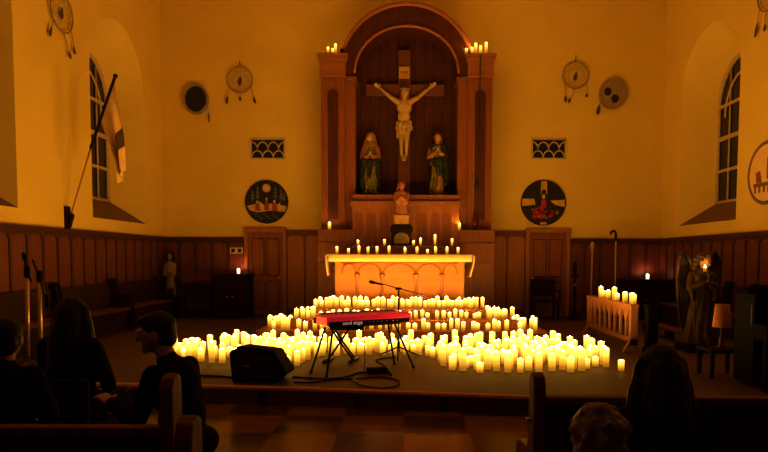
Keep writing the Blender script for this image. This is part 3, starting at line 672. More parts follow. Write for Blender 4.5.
def drum(label, px, py, rx, rz, dark, fp):
    c = P(px, py, YB-0.05)
    t = thing('hand_drum', label, 'drum', c)
    b = MB(); n = 32; fr = [V((c.x+rx*math.cos(2*PI*k/n), 0, c.z+rz*math.sin(2*PI*k/n))) for k in range(n)]
    b.add([V((p.x, YB, p.z)) for p in fr]+[V((p.x, YB-0.1, p.z)) for p in fr]+[V((c.x+(p.x-c.x)*0.86, YB-0.1, c.z+(p.z-c.z)*0.86)) for p in fr],
          [(i, (i+1) % n, n+(i+1) % n, n+i) for i in range(n)]+[(n+i, n+(i+1) % n, 2*n+(i+1) % n, 2*n+i) for i in range(n)])
    ring(b, V((c.x, YB-0.1, c.z)), V((1, 0, 0)), V((0, 0, 1)), rx, rz, 0.014)
    b.build('drum_rim', 'hoop' if not dark else 'hide', t)
    b = MB(); b.mat(0).prism([((p.x-c.x)*0.87, (p.z-c.z)*0.87) for p in fr], (c.x, YB-0.092, c.z), (1, 0, 0), (0, 0, 1), (0, 0.01, 0))
    if not dark:
        for (dx, dz, r1) in ((-0.13, 0.06, 0.09), (0.05, -0.11, 0.095)): b.mat(1).prism(arc(dx, dz, r1, r1*1.1, 0, 2*PI, 16)[:-1], (c.x, YB-0.096, c.z), (1, 0, 0), (0, 0, 1), (0, 0.005, 0))
    b.build('drum_head', ['ink' if dark else 'hide', 'ink'], t)
    p0 = P(*fp[0], YB-0.03); p1 = P(*fp[1], YB-0.03); p2 = P(*fp[2], YB-0.03)
    b = MB(); b.tube([p0, p1], 0.009, 5); s_ = b.build('strap', 'web', t)
    b = MB(); feather(b, p1, p2, 0.05, (0, -1, 0)) if not dark else b.tube([p1, p2], 0.016, 5)
    b.build('tassel', 'feather', s_)
drum('black oval drum with pale rim on the back wall by the left corner', 196.3, 99.5, 0.30, 0.36, True, ((207, 102), (208.8, 114), (209, 122)))
drum('grey round drum with two dark spots on the back wall by the right corner', 612.5, 94.5, 0.33, 0.36, False, ((601, 92), (599.5, 104), (597.5, 115)))
def vent(label, px, py):
    c = P(px, py, YB); w, h = 0.425, 0.25
    t = thing('wall_vent', label, 'vent', c, 'scalloped wall vents')
    b = MB(); b.box((c.x-w, YB-0.006, c.z-h), (c.x+w, YB, c.z+h)); b.build('backing', 'dark', t)
    b = MB()
    for (x0, x1, z0, z1) in ((-w, w, h-0.03, h), (-w, w, -h, -h+0.03), (-w, -w+0.03, -h, h), (w-0.03, w, -h, h)): b.box((c.x+x0, YB-0.03, c.z+z0), (c.x+x1, YB, c.z+z1))
    b.build('frame', 'cream', t)
    b = MB(); iw = (w-0.03)*2/3
    for row in range(2):
        z0 = c.z-h+0.03+row*0.21
        for k in range(-1, 4):
            xc = c.x-w+0.03+iw*(k+0.5*(1+row % 2))
            pts = [(xc+iw/2*math.cos(PI*j/16), YB-0.016, z0+0.175*math.sin(PI*j/16)) for j in range(17)]
            pts = [p for p in pts if abs(p[0]-c.x) < w-0.02]
            if len(pts) > 2: b.tube(pts, 0.018, 5)
    b.build('scallop_grille', 'cream', t)
vent('scalloped wall vent grille left of the altarpiece', 268, 149)
vent('scalloped wall vent grille right of the altarpiece', 548.5, 149)
def disc(name, label, c, u, nrm, r, paint, mats):
    u = V(u); nrm = V(nrm); c = V(c)+nrm*0.016
    t = thing(name, label, 'painting', c)
    b = MB(); b.mat(0).prism(arc(0, 0, r, r, 0, 2*PI, 48)[:-1], c, u, (0, 0, 1), nrm*0.03)
    def lay(pts, m, lev=1): b.mat(m).prism([(x*r, z*r) for x, z in pts], c+nrm*0.03, u, (0, 0, 1), nrm*(0.002*lev))
    paint(lay); b.build('painted_board', mats, t)
    b = MB(); ring(b, c+nrm*0.022, u, V((0, 0, 1)), r, r, 0.014, 48); b.build('rim', mats[0], t)
def circ(x, z, r, r2=None, n=18): return arc(x, z, r, r2 or r, 0, 2*PI, n)[:-1]
def tree(lay, x, z0, h, m):
    for k in range(3): lay([(x-0.10+0.02*k, z0+h*(0.25+0.24*k)), (x+0.10-0.02*k, z0+h*(0.25+0.24*k)), (x+0.02, z0+h*(0.45+0.25*k)), (x-0.02, z0+h*(0.45+0.25*k))], m, 2)
    lay([(x-0.015, z0), (x+0.015, z0), (x+0.015, z0+h), (x-0.015, z0+h)], m, 2)
def art1(lay):
    lay([(-0.93, -0.18), (-0.6, -0.12), (-0.42, -0.05), (-0.3, 0.0), (-0.12, -0.15), (0.1, -0.08), (0.35, -0.1), (0.55, -0.12), (0.93, -0.2), (0.86, -0.46), (0.1, -0.42), (-0.4, -0.50), (-0.8, -0.40)], 1, 1)
    lay(circ(0, 0.64, 0.20), 2, 2); lay(circ(0, 0.64, 0.13), 3, 3)
    for x, z, h in ((-0.42, 0.02, 0.72), (0.42, 0.05, 0.68), (-0.66, 0.0, 0.55), (0.68, -0.02, 0.62), (0.82, 0.0, 0.45)): tree(lay, x, z, h, 4)
    # standing figure in the middle under an arch, two sitting groups
    lay([(-0.09, -0.38), (0.09, -0.38), (0.10, 0.12), (0.0, 0.24), (-0.10, 0.12)], 0, 3); lay([(-0.05, -0.36), (0.05, -0.36), (0.06, 0.08), (-0.06, 0.08)], 5, 4); lay(circ(0, 0.14, 0.055), 3, 4)
    lay([(-0.55, -0.42), (-0.30, -0.42), (-0.34, -0.10), (-0.45, -0.02), (-0.52, -0.12)], 5, 3); lay(circ(-0.44, 0.0, 0.06), 3, 4)
    lay([(0.22, -0.44), (0.52, -0.44), (0.46, -0.08), (0.36, 0.0), (0.27, -0.12)], 5, 3); lay(circ(0.37, 0.02, 0.06), 3, 4); lay([(0.56, -0.44), (0.66, -0.44), (0.64, -0.05), (0.58, -0.05)], 3, 3)
    for k in range(9): lay(circ(-0.5+0.13*k, -0.58-0.10*(k % 3), 0.05, 0.03, 8), 4, 2)
disc('painted_disc', 'round black painting with moon, trees and figures above the left door', P(267, 202, YB), (1, 0, 0), (0, -1, 0), 0.525, art1, ['ink', 'ochre', 'gold', 'cream', 'grey', 'rust'])
def art2(lay):
    lay([(-0.13, 0.40), (0.17, 0.40), (0.15, 0.97), (-0.11, 0.97)], 1); lay([(-0.96, -0.15), (-0.35, -0.08), (-0.42, 0.18), (-0.96, 0.18)], 1); lay([(0.30, 0.10), (0.96, 0.14), (0.96, -0.18), (0.55, -0.10)], 1); lay([(-0.14, -0.97), (0.16, -0.97), (0.13, -0.86), (-0.12, -0.86)], 1)
    lay([(-0.28, -0.35), (0.28, -0.35), (0.22, 0.25), (0.12, 0.42), (0.10, 0.58), (-0.08, 0.58), (-0.10, 0.42), (-0.2, 0.25)], 0, 2)
    lay(circ(0.0, 0.28, 0.08, 0.11), 3, 3); lay([(-0.12, -0.22), (0.14, -0.22), (0.11, 0.14), (-0.09, 0.14)], 2, 3)
    for x, z, r1 in ((-0.32, -0.38, 0.17), (-0.12, -0.30, 0.15), (-0.10, -0.55, 0.18), (0.12, -0.48, 0.14), (0.28, -0.52, 0.16), (-0.38, -0.60, 0.12), (0.36, -0.40, 0.09)): lay(circ(x, z, r1, r1, 9), 2, 4)
    for x, z in ((-0.26, -0.42), (0.04, -0.58), (0.12, -0.68), (-0.2, -0.62), (-0.5, -0.3)): lay(circ(x, z, 0.035, 0.035, 7), 3, 5)
    lay([(0.52, -0.42), (0.64, -0.32), (0.72, -0.44), (0.60, -0.54)], 4, 2)
disc('painted_disc', 'round black painting with pale cross arms and crimson flowers above the right door', P(543, 203, YB), (1, 0, 0), (0, -1, 0), 0.55, art2, ['ink', 'ochre', 'crim', 'cream', 'grey'])
def art3(lay):
    lay(circ(0, 0, 0.90, 0.90, 32), 1, 1)
    lay([(0.05, -0.2), (0.30, -0.2), (0.28, 0.5), (0.12, 0.62), (0.05, 0.4)], 2, 2); lay([(-0.5, -0.28), (-0.2, -0.3), (-0.3, 0.1), (-0.55, 0.05)], 2, 2); lay([(0.4, -0.3), (0.8, -0.3), (0.7, 0.2), (0.5, 0.3)], 2, 2)
    lay([(-0.65, -0.42), (0.75, -0.42), (0.75, -0.30), (-0.65, -0.30)], 0, 3)
    for k in range(6): lay([(-0.6+0.24*k, -0.62), (-0.5+0.24*k, -0.62), (-0.5+0.24*k, -0.40), (-0.6+0.24*k, -0.40)], 0, 3)
disc('painted_disc', 'pale round painting with rust figures on the right wall, cut by the frame', W(768.5, 172.5, XR), (0, -1, 0), (-1, 0, 0), 0.55, art3, ['sill', 'flagc', 'rust'])

# flag
base = W(66, 220, XL); pt = base+V((0.92, 0.02, 2.52))
t = thing('flag_on_pole', 'limp cream and gold flag on a pole slanting from the left wall', 'flag', base)
b = MB(); b.box((XL, base.y-0.06, base.z-0.22), (XL+0.05, base.y+0.06, base.z+0.24)); b.cap(base+V((0.05, 0, -0.1)), 0.045, base+V((0.11, 0, 0.08)), 0.04); b.build('wall_bracket', 'darkwood', t)
b = MB(); mid = base.lerp(pt, 0.5); b.tube([base+V((0.06, 0, 0.0)), mid], 0.014, 8); lo_ = b.build('lower_pole', 'rail', t)
b = MB(); b.tube([mid, pt], 0.026, 8); b.ell(pt, 0.04); b.build('upper_pole', 'darkwood', t)
b = MB(); rows = 14; cols = 10; vs = []
for j in range(rows+1):
    f = j/rows
    for i in range(cols+1):
        g = i/cols
        top = pt.lerp(base, 0.02+0.28*g)
        # cloth bunches towards the tip as it hangs
        hang = V((pt.x+0.06-0.16*g*(1-f*0.6)+0.03*f, pt.y+0.10*math.sin(g*9+f*2)*min(1, f*3), 0))
        k = min(1, f*1.6)
        x = top.x*(1-k)+hang.x*k + 0.02*f; y = top.y*(1-k)+hang.y*k; z = top.z-(1.58-0.45*g)*f
        vs.append((x, y, z))
w1 = cols+1
for j in range(rows):
    for i in range(cols):
        b.cur = 1 if 6 <= j <= 9 and 2 <= i <= 7 else (2 if j >= 10 else 0)
        pass
b.v = [V(p) for p in vs]
for j in range(rows):
    for i in range(cols):
        b.f.append([j*w1+i, j*w1+i+1, (j+1)*w1+i+1, (j+1)*w1+i]); b.sm.append(True)
        b.m.append(1 if 7 <= j <= 9 and i <= 6 else (2 if j >= 10 else 0))
fl = b.build('flag_cloth', ['flagc', 'flagd', 'flagb'], t, fix=False)

# switch plates by the left door
c = P(236.5, 250.5, YB-0.045); t = thing('switch_plate', 'pale double plate on the wainscot above the votive candle', 'switch plate', c)
b = MB(); b.box((c.x-0.16, YB-0.06, c.z-0.075), (c.x+0.16, YB-0.045, c.z+0.075)); b.build('plate', 'paper', t, bevel=0.004)
for s in (-1, 1):
    b = MB(); b.box((c.x+s*0.08-0.045, YB-0.066, c.z-0.045), (c.x+s*0.08+0.045, YB-0.058, c.z+0.045)); b.build('socket', 'ink', t)

# ------------------------------------------------------------------ furniture of the chancel
def cabinet(name, label, cat, x0, x1, y0, y1, z0, top, doors, m='darkwood'):
    t = thing(name, label, cat, ((x0+x1)/2, (y0+y1)/2, z0))
    b = MB(); b.box((x0, y0, z0), (x1, y1, top-0.04)); b.box((x0-0.02, y0-0.02, z0), (x1+0.02, y1, z0+0.08)); b.build('carcass', m, t, bevel=0.006)
    b = MB(); b.box((x0-0.04, y0-0.04, top-0.04), (x1+0.04, y1, top)); b.build('top', m, t, bevel=0.008)
    w = (x1-x0)/doors
    for k in range(doors):
        a, c = x0+w*k+0.03, x0+w*(k+1)-0.03
        b = MB(); b.box((a, y0-0.02, z0+0.12), (c, y0, top-0.09)); b.box((a+0.06, y0-0.028, z0+0.18), (c-0.06, y0-0.02, top-0.15)); d = b.build('door', m, t, bevel=0.006)
        b = MB(); b.ell((c-0.03 if k == 0 else a+0.03, y0-0.035, (z0+top)/2), 0.016); b.build('knob', 'brass', d)
    return t
lc = P(229, 274, 14.4)
cabinet('cabinet', 'dark cabinet beside the left door, votive candle on top', 'cabinet', P(214, 280, 14.2).x, P(246, 280, 14.2).x, 14.2, 14.9, 0, lc.z, 2)
rc0 = P(640, 279.5, 14.4)
cabinet('cabinet', 'low dark cabinet in the right rear corner, votive candle on top', 'cabinet', P(627, 285, 14.2).x, 6.3, 14.2, 14.9, 0, rc0.z, 2)
# dark chair in the left rear corner
def chair(name, label, x, y, z0, rz, seat, back, m, w=0.5, arms=False):
    t = thing(name, label, 'chair', (x, y, z0)); R = RZ(rz); T = lambda p: V((x, y, z0))+R @ V(p)
    b = MB(); b.box((-w/2, -0.24, seat-0.06), (w/2, 0.24, seat), T); b.build('seat', m, t, bevel=0.01)
    b = MB(); b.box((-w/2, 0.20, seat+0.08), (w/2, 0.25, back), T); b.build('backrest', m, t, bevel=0.01)
    for sx_ in (-1, 1):
        for sy_ in (-1, 1):
            b = MB(); b.box((sx_*(w/2-0.025)-0.025, sy_*0.215-0.025, 0), (sx_*(w/2-0.025)+0.025, sy_*0.215+0.025, seat-0.06 if sy_ < 0 else back-0.02), T); b.build('leg', m, t)
        if arms:
            b = MB(); b.box((sx_*(w/2)-0.03, -0.24, seat+0.2), (sx_*(w/2)+0.03, 0.22, seat+0.24), T); b.box((sx_*(w/2)-0.02, -0.23, seat), (sx_*(w/2)+0.02, -0.19, seat+0.2), T); b.build('armrest', m, t)
    return t
p = P(196, 300, 14.3); chair('armchair', 'dark wooden armchair in the left rear corner', p.x, 14.3, 0, 0, 0.46, P(196, 284, 14.5).z, 'darkwood', 0.72, True)
p = P(543, 300, 14.5); chair('armchair', 'dark wooden armchair in front of the right door', p.x, 14.35, 0, 0, 0.46, 0.95, 'darkwood', 0.6, True)

# statue in the left rear corner
x, y = P(170.5, 280, 14.55).x, 14.55; zt_ = P(170, 252, y).z; zb_ = P(170, 296, y).z
t = thing('corner_pedestal', 'slim dark pedestal under the white statue in the left corner', 'pedestal', (x, y, 0))
b = MB(); b.box((x-0.17, y-0.15, 0), (x+0.17, y+0.17, 0.06)); b.box((x-0.12, y-0.11, 0.06), (x+0.12, y+0.13, zb_-0.04)); b.build('column', 'darkwood', t, bevel=0.006)
b = MB(); b.box((x-0.16, y-0.15, zb_-0.04), (x+0.16, y+0.17, zb_)); b.build('top', 'darkwood', t, bevel=0.005)
t = thing('corner_statue', 'small white robed statue with dark veil in the left rear corner', 'statue', (x, y, zb_)); h = zt_-zb_
b = MB(); b.lathe([(0.11, 0.0), (0.115, 0.1*h), (0.095, 0.4*h), (0.11, 0.62*h), (0.10, 0.74*h), (0.04, 0.82*h)], (x, y, zb_), 18, 1, 0.8); b.cap((x-0.1, y, zb_+0.72*h), 0.045, (x-0.11, y-0.08, zb_+0.5*h), 0.045); b.cap((x+0.1, y, zb_+0.72*h), 0.045, (x+0.11, y-0.08, zb_+0.5*h), 0.045); b.cap((x-0.11, y-0.08, zb_+0.5*h), 0.035, (x-0.01, y-0.13, zb_+0.58*h), 0.03); b.cap((x+0.11, y-0.08, zb_+0.5*h), 0.035, (x+0.01, y-0.13, zb_+0.58*h), 0.03)
b.blob('robe', 'statw', t, vox=0.012, smooth=1, fn=folds((x, y), 7, 0.01, zb_, zb_+h*0.7))
b = MB(); face_bits(b, V((x, y-0.02, zb_+0.9*h)), 0.085, RZ(PI)); b.cap((x, y, zb_+0.78*h), 0.035, (x, y, zb_+0.86*h), 0.035); b.blob('head', 'statw', t, vox=0.009, smooth=1)
b = MB(); b.ell((x, y+0.025, zb_+0.92*h), (0.10, 0.09, 0.11)); b.cap((x, y+0.06, zb_+0.85*h), 0.10, (x, y+0.07, zb_+0.35*h), 0.12); b.cap((x-0.1, y+0.04, zb_+0.7*h), 0.05, (x-0.14, y+0.03, zb_+0.2*h), 0.06); b.blob('veil', 'darkwood', t, vox=0.013, smooth=2)

# wall benches (choir stalls)
def stall(name, label, x_w, sgn, y0, y1, group):
    t = thing(name, label, 'bench', (x_w+sgn*0.3, (y0+y1)/2, 0), group); xb, xf = x_w+sgn*0.09, x_w+sgn*0.52
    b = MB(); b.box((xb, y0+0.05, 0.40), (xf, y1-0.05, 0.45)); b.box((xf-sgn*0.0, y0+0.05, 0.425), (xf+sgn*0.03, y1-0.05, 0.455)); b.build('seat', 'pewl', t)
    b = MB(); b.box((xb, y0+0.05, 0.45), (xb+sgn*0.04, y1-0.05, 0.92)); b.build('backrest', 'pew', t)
    b = MB(); b.box((xf-sgn*0.08, y0+0.05, 0.0), (xf-sgn*0.05, y1-0.05, 0.40)); b.build('front_board', 'pew', t)
    for yy in (y0, y1-0.05):
        pr = [(0, 0), (0.47, 0), (0.47, 0.5), (0.44, 0.60), (0.47, 0.68), (0.40, 0.72), (0.28, 0.66), (0.17, 0.74), (0.13, 0.90), (0.13, 0.97)]+arc(0.065, 0.97, 0.065, 0.06, 0, PI, 6)[1:]
        b = MB(); b.prism([(p[0]*sgn, p[1]) for p in pr], (xb-sgn*0.005, yy, 0), (1, 0, 0), (0, 0, 1), (0, 0.05, 0)); b.build('bench_end', 'darkwood', t)
for i, (a, c) in enumerate(((7.9, 10.0), (10.05, 12.0), (12.05, 14.2))):
    stall('wall_bench', ['dark wooden wall bench on the left wall, nearest the camera', 'dark wooden wall bench on the left wall, middle of three', 'dark wooden wall bench on the left wall, farthest back'][i], XL, 1, a, c, 'benches along the side walls')
for i, (a, c) in enumerate(((9.4, 11.5), (11.55, 13.8))):
    stall('wall_bench', ['dark wooden wall bench on the right wall, behind the angel', 'dark wooden wall bench on the right wall, near the corner cabinet'][i], XR, -1, a, c, 'benches along the side walls')
# kneeler behind the communion rail
a, c = G(649, 320.5, 0.2), G(690, 333, 0.2); kx = 4.75
t = thing('kneeler', 'long low wooden kneeler between communion rail and right wall', 'kneeler', (kx, 10.8, 0))
b = MB(); b.box((kx, 9.9, 0.16), (kx+0.22, 12.0, 0.21)); b.build('board', 'pewl', t, bevel=0.01)
for yy in (9.95, 10.9, 11.9):
    b = MB(); b.box((kx+0.03, yy, 0), (kx+0.19, yy+0.05, 0.16)); b.build('foot', 'pew', t)

# communion rail -------------------------------------------------
RX0, RY0, RY1 = 3.60, 9.35, 11.55
cr_ = thing('communion_rail', 'wooden communion rail with pointed arch openings, right of the candles', 'rail', (RX0, 10.4, 0))
b = MB(); b.box((RX0-0.07, RY0-0.03, 0.70), (RX0+0.07, RY1+0.03, 0.75)); b.build('top_rail', 'rail', cr_, bevel=0.008)
b = MB(); nb = 8; d = (RY1-RY0-0.1)/nb
out = []
for k in range(nb):
    y0 = RY0+0.05+k*d
    # spandrel piece between posts: pointed arch cut in the underside
    pl = [(y0, 0.70), (y0, 0.47), (y0+0.03, 0.47), (y0+0.045, 0.52), (y0+d*0.32, 0.555), (y0+d*0.38, 0.60), (y0+d*0.5, 0.66), (y0+d*0.62, 0.60), (y0+d*0.68, 0.555), (y0+d-0.045, 0.52), (y0+d-0.03, 0.47), (y0+d, 0.47), (y0+d, 0.70)]
    b.prism(pl, (RX0-0.02, 0, 0), (0, 1, 0), (0, 0, 1), (0.04, 0, 0))
b.build('arcade', 'rail', cr_)
for k in range(nb+1):
    y0 = RY0+0.05+k*d; b = MB(); b.box((RX0-0.02, y0-0.03, 0.22), (RX0+0.02, y0+0.03, 0.48)); b.build('baluster', 'rail', cr_, bevel=0.006)
b = MB(); b.box((RX0-0.04, RY0, 0.14), (RX0+0.04, RY1, 0.22)); b.build('bottom_rail', 'rail', cr_, bevel=0.006)
for yy in (RY0-0.02, RY1-0.06):
    b = MB(); b.box((RX0-0.06, yy, 0.1), (RX0+0.06, yy+0.08, 0.72)); b.build('end_post', 'rail', cr_, bevel=0.008)
    b = MB(); b.prism([(-0.16, 0), (-0.12, 0), (0.0, 0.12), (0.12, 0), (0.16, 0), (0.05, 0.20), (-0.05, 0.20)], (RX0, yy, 0), (1, 0, 0), (0, 0, 1), (0, 0.07, 0)); b.build('foot', 'rail', cr_)
x = RX0+0.10
b = MB(); b.box((x, RY0-0.3, 0), (x+0.16, RY0-0.16, 0.72)); b.box((x-0.02, RY0-0.32, 0.72), (x+0.18, RY0-0.14, 0.76)); b.box((x-0.02, RY0-0.32, 0), (x+0.18, RY0-0.14, 0.10))
tag(b.build('rail_newel', 'black', None, (x, RY0-0.23, 0), bevel=0.008), 'dark square newel post at the near end of the communion rail', 'post')

# staffs and stand by the right door
def staff(name, label, cat, pb, ptop, hook):
    p0 = G(*pb) if pb[1] > 318 else P(pb[0], pb[1], 14.5); Y = 14.5; b0 = V((P(pb[0], 300, Y).x, Y, 0)); tp = P(ptop[0], ptop[1], Y)
    t = thing(name, label, cat, b0)
    b = MB(); b.lathe([(0.14, 0), (0.14, 0.03), (0.05, 0.06), (0.02, 0.10)], b0, 14); b.build('foot', 'darkwood', t)
    b = MB(); b.tube([b0+V((0, 0, 0.08)), V((tp.x, Y, tp.z-0.22))], 0.018, 8); b.build('shaft', 'brass', t)
    b = MB()
    if hook:
        b.tube([V((tp.x, Y, tp.z-0.24)), V((tp.x, Y, tp.z-0.08)), V((tp.x-0.02, Y, tp.z-0.01)), V((tp.x-0.08, Y, tp.z)), V((tp.x-0.13, Y, tp.z-0.04)), V((tp.x-0.12, Y, tp.z-0.09))], [0.025, 0.03, 0.032, 0.03, 0.028, 0.02], 8)
    else:
        b.lathe([(0.02, 0), (0.045, 0.04), (0.03, 0.08), (0.055, 0.12), (0.045, 0.22), (0.01, 0.25)], (tp.x, Y, tp.z-0.24), 10)
    b.build('head', 'darkwood' if hook else 'stone', t)
staff('processional_staff', 'pale processional staff standing right of the right door', 'staff', (590.5, 320), (592.5, 242), False)
staff('crozier', 'tall staff with dark hooked head against the rear right wainscot', 'staff', (615, 320), (616, 231), True)
x, y = P(574.5, 300, 14.3).x, 14.3
t = thing('candle_stand', 'slender dark candle stand beside the right door', 'candle stand', (x, y, 0))
b = MB(); b.lathe([(0.18, 0), (0.18, 0.03), (0.06, 0.07), (0.03, 0.15), (0.03, 0.55), (0.06, 0.60), (0.03, 0.66), (0.028, 1.0), (0.10, 1.04), (0.10, 1.07)], (x, y, 0), 14); b.build('stand', 'darkwood', t)
b = MB(); b.lathe([(0.05, 1.07), (0.05, 1.35), (0.012, 1.36), (0.01, 1.40)], (x, y, 0), 12); b.build('unlit_candle', 'darkwood', t)
b = MB(); b.ell((x+0.0, y-0.05, 0.83), (0.03, 0.03, 0.03)); b.build('brass_knob', 'steel', t)

# angel statue ----------------------------------------------------
ax, ay = P(701, 300, 9.5).x, 9.5
t = thing('angel_statue', 'dark gilt angel statue with folded wings, face lit, right of the rail', 'statue', (ax, ay, 0))
Ha = 1.58
p = lambda a, c, h: V((ax+a, ay+c, h))
b = MB(); b.box((ax-0.30, ay-0.26, 0), (ax+0.30, ay+0.28, 0.06)); b.box((ax-0.26, ay-0.22, 0.06), (ax+0.26, ay+0.24, 0.12)); b.build('base', 'darkwood', t, bevel=0.01)
b = MB(); b.lathe([(0.27, 0.12), (0.26, 0.18), (0.20, 0.45), (0.165, 0.80), (0.15, 0.98), (0.17, 1.12), (0.175, 1.20), (0.10, 1.29), (0.05, 1.33)], (ax, ay, 0), 24, 1, 0.8)
for s in (-1, 1):
    b.chain([(p(0.16*s, 0, 1.21), 0.065), (p(0.21*s, -0.06, 1.0), 0.06), (p(0.05*s, -0.19, 1.08), 0.042)]); b.cap(p(0.2*s, -0.06, 1.0), 0.055, p(0.17*s, -0.10, 0.82), 0.03)
b.blob('robe', 'bronze', t, vox=0.014, smooth=1, fn=folds((ax, ay), 9, 0.022, 0.1, 1.0))
b = MB(); 
for s in (-1, 1): hand(b, p(0.035*s, -0.20, 1.09), (-0.35*s, -0.25, 0.9), (0, -1, 0.4), 1.1, 0.2, V((0, 1, 0)))
b.blob('hands', 'bronze', t, vox=0.008, smooth=1)
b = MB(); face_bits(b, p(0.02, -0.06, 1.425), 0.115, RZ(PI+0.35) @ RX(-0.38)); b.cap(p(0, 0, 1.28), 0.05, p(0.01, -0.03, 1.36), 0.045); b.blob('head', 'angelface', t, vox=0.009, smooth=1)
b = MB(); b.ell(p(0.01, -0.01, 1.47), (0.115, 0.13, 0.10)); b.cap(p(-0.09, 0.01, 1.44), 0.05, p(-0.11, 0.02, 1.26), 0.045); b.cap(p(0.10, 0.01, 1.44), 0.045, p(0.12, 0.03, 1.26), 0.045); b.cap(p(0, 0.07, 1.45), 0.08, p(0, 0.1, 1.25), 0.07)
b.blob('hair', 'bronze', t, vox=0.012, smooth=1, fn=lambda q, nn: q+nn*0.008*math.sin(q.z*90+q.x*40))
for s in (-1, 1):
    b = MB()
    out = [(0.05, 1.10), (0.12, 1.38), (0.17, 1.53), (0.235, 1.60), (0.30, 1.55), (0.335, 1.40), (0.345, 1.15), (0.33, 0.85), (0.30, 0.60), (0.255, 0.38), (0.22, 0.30), (0.20, 0.42), (0.16, 0.62), (0.12, 0.80), (0.07, 0.95)]
    b.prism([(q[0]*s, q[1]) for q in out], p(0, 0.10, 0), (1, 0, 0), (0, 0, 1), (0, 0.045, 0))
    # feather ridges
    for k in range(5):
        f = k/4; b.tube([p(s*(0.10+0.20*f), 0.095, 1.42-0.02*k), p(s*(0.16+0.16*f), 0.09, 1.0-0.05*k), p(s*(0.19+0.10*f), 0.095, 0.45+0.06*k)], [0.022, 0.018, 0.01], 6)
    b.tube([p(s*0.07, 0.09, 1.15), p(s*0.14, 0.07, 1.42), p(s*0.235, 0.07, 1.58), p(s*0.32, 0.08, 1.45), p(s*0.34, 0.09, 1.1)], [0.04, 0.04, 0.035, 0.03, 0.015], 8)
    b.build('wing', 'bronze', t)

# lamp and little table, dark upright piano at right edge
lx, ly = P(722, 320, 7.5).x, 7.5; ltop = G(722, 347, 0)
zt2 = P(722, 348, ly).z
t = thing('side_table', 'small dark table under the shaded lamp', 'table', (lx, ly, 0))
b = MB(); b.box((lx-0.22, ly-0.2, zt2-0.035), (lx+0.2, ly+0.2, zt2)); b.build('tabletop', 'darkwood', t, bevel=0.006)
for sx_ in (-1, 1):
    for sy_ in (-1, 1):
        b = MB(); b.box((lx-0.01+sx_*0.18-0.02, ly+sy_*0.16-0.02, 0), (lx-0.01+sx_*0.18+0.02, ly+sy_*0.16+0.02, zt2-0.035)); b.build('leg', 'darkwood', t)
t = thing('table_lamp', 'unlit table lamp with tan shade beside the angel statue', 'lamp', (lx, ly, zt2))
b = MB(); b.lathe([(0.07, 0), (0.07, 0.015), (0.03, 0.03), (0.035, 0.08), (0.02, 0.13), (0.012, 0.2), (0.012, 0.28)], (lx, ly, zt2), 14); b.build('lamp_base', 'pewl', t)
zs0, zs1 = P(722, 327, ly).z, P(722, 304, ly).z
b = MB(); b.lathe([(0.112, zs0), (0.108, zs0+0.01), (0.083, zs1), (0.075, zs1), (0.10, zs0+0.01)], (lx, ly, 0), 24); b.build('lamp_shade', 'shade', t)
px0 = P(733, 340, 7.17).x
t = thing('upright_piano', 'dark upright piano with closed lid at the right edge', 'piano', (px0+0.8, 7.0, 0))
zp = P(745, 294, 6.75).z
b = MB(); b.box((px0, 6.75, 0.04), (px0+1.5, 7.15, zp-0.04)); b.box((px0+0.02, 6.74, 0.06), (px0+1.48, 6.75, 0.5)); b.box((px0+0.08, 6.735, 0.72), (px0+1.42, 6.75, zp-0.1)); b.build('case', 'black', t, bevel=0.01)
b = MB(); b.box((px0-0.02, 6.72, zp-0.04), (px0+1.52, 7.17, zp)); b.build('lid', 'black', t, bevel=0.012)
b = MB(); b.box((px0+0.05, 6.52, 0.60), (px0+1.45, 6.75, 0.70)); b.build('keyboard_cover', 'black', t, bevel=0.015)
for xx in (px0, px0+1.42):
    b = MB(); b.box((xx, 6.50, 0.56), (xx+0.08, 6.75, 0.74)); b.box((xx+0.01, 6.52, 0.0), (xx+0.07, 6.60, 0.56)); b.build('arm_and_leg', 'black', t, bevel=0.01)
b = MB(); q = P(752, 315, 6.73); b.box((q.x-0.008, 6.722, P(743, 326, 6.73).z), (q.x+0.008, 6.735, P(743, 304, 6.73).z)); b.build('edge_highlight', 'pewl', t)  # paler strip modelled as the highlight on the case corner
b = MB(); xx = px0+0.30; b.ell((xx, 6.95, zp+0.045), (0.34, 0.15, 0.05)); b.ell((xx+0.25, 6.95, zp+0.055), (0.22, 0.14, 0.06)); b.ell((xx-0.18, 6.93, zp+0.05), (0.12, 0.11, 0.055))
tag(b.blob('folded_coat', 'blackcl', None, (xx, 6.95, zp), vox=0.012, smooth=3, fn=lambda q, n_: V((q.x, q.y, max(zp+0.001, q.z+0.008*math.sin(q.x*25)*math.sin(q.y*31))))), 'dark bundled coat lying on the upright piano', 'coat')

# ------------------------------------------------------------------ music gear
NL = P(327, 320, 7.38); NR = P(411, 316, 8.03)
u = V((NR.x-NL.x, NR.y-NL.y, 0)); KL = u.length; u.normalize(); v = V((-u.y, u.x, 0)); kd = 0.33
kz1 = P(327, 317.6, 7.38).z; kz0 = kz1-0.115
O_ = V((NL.x, NL.y, 0)); T = lambda q: O_+u*q[0]+v*q[1]+V((0, 0, q[2]))
kb = thing('stage_keyboard', 'red stage keyboard standing on thin black legs', 'keyboard', T((KL/2, kd/2, kz0)))
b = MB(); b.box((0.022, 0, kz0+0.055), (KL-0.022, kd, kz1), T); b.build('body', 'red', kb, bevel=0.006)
b = MB(); b.box((0.022, 0.012, kz0), (KL-0.022, kd-0.02, kz0+0.055), T); rp = b.build('rear_panel', 'black', kb)
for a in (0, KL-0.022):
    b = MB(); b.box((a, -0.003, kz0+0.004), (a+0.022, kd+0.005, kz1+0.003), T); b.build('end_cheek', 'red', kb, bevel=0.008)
ang = math.atan2(u.y, u.x)
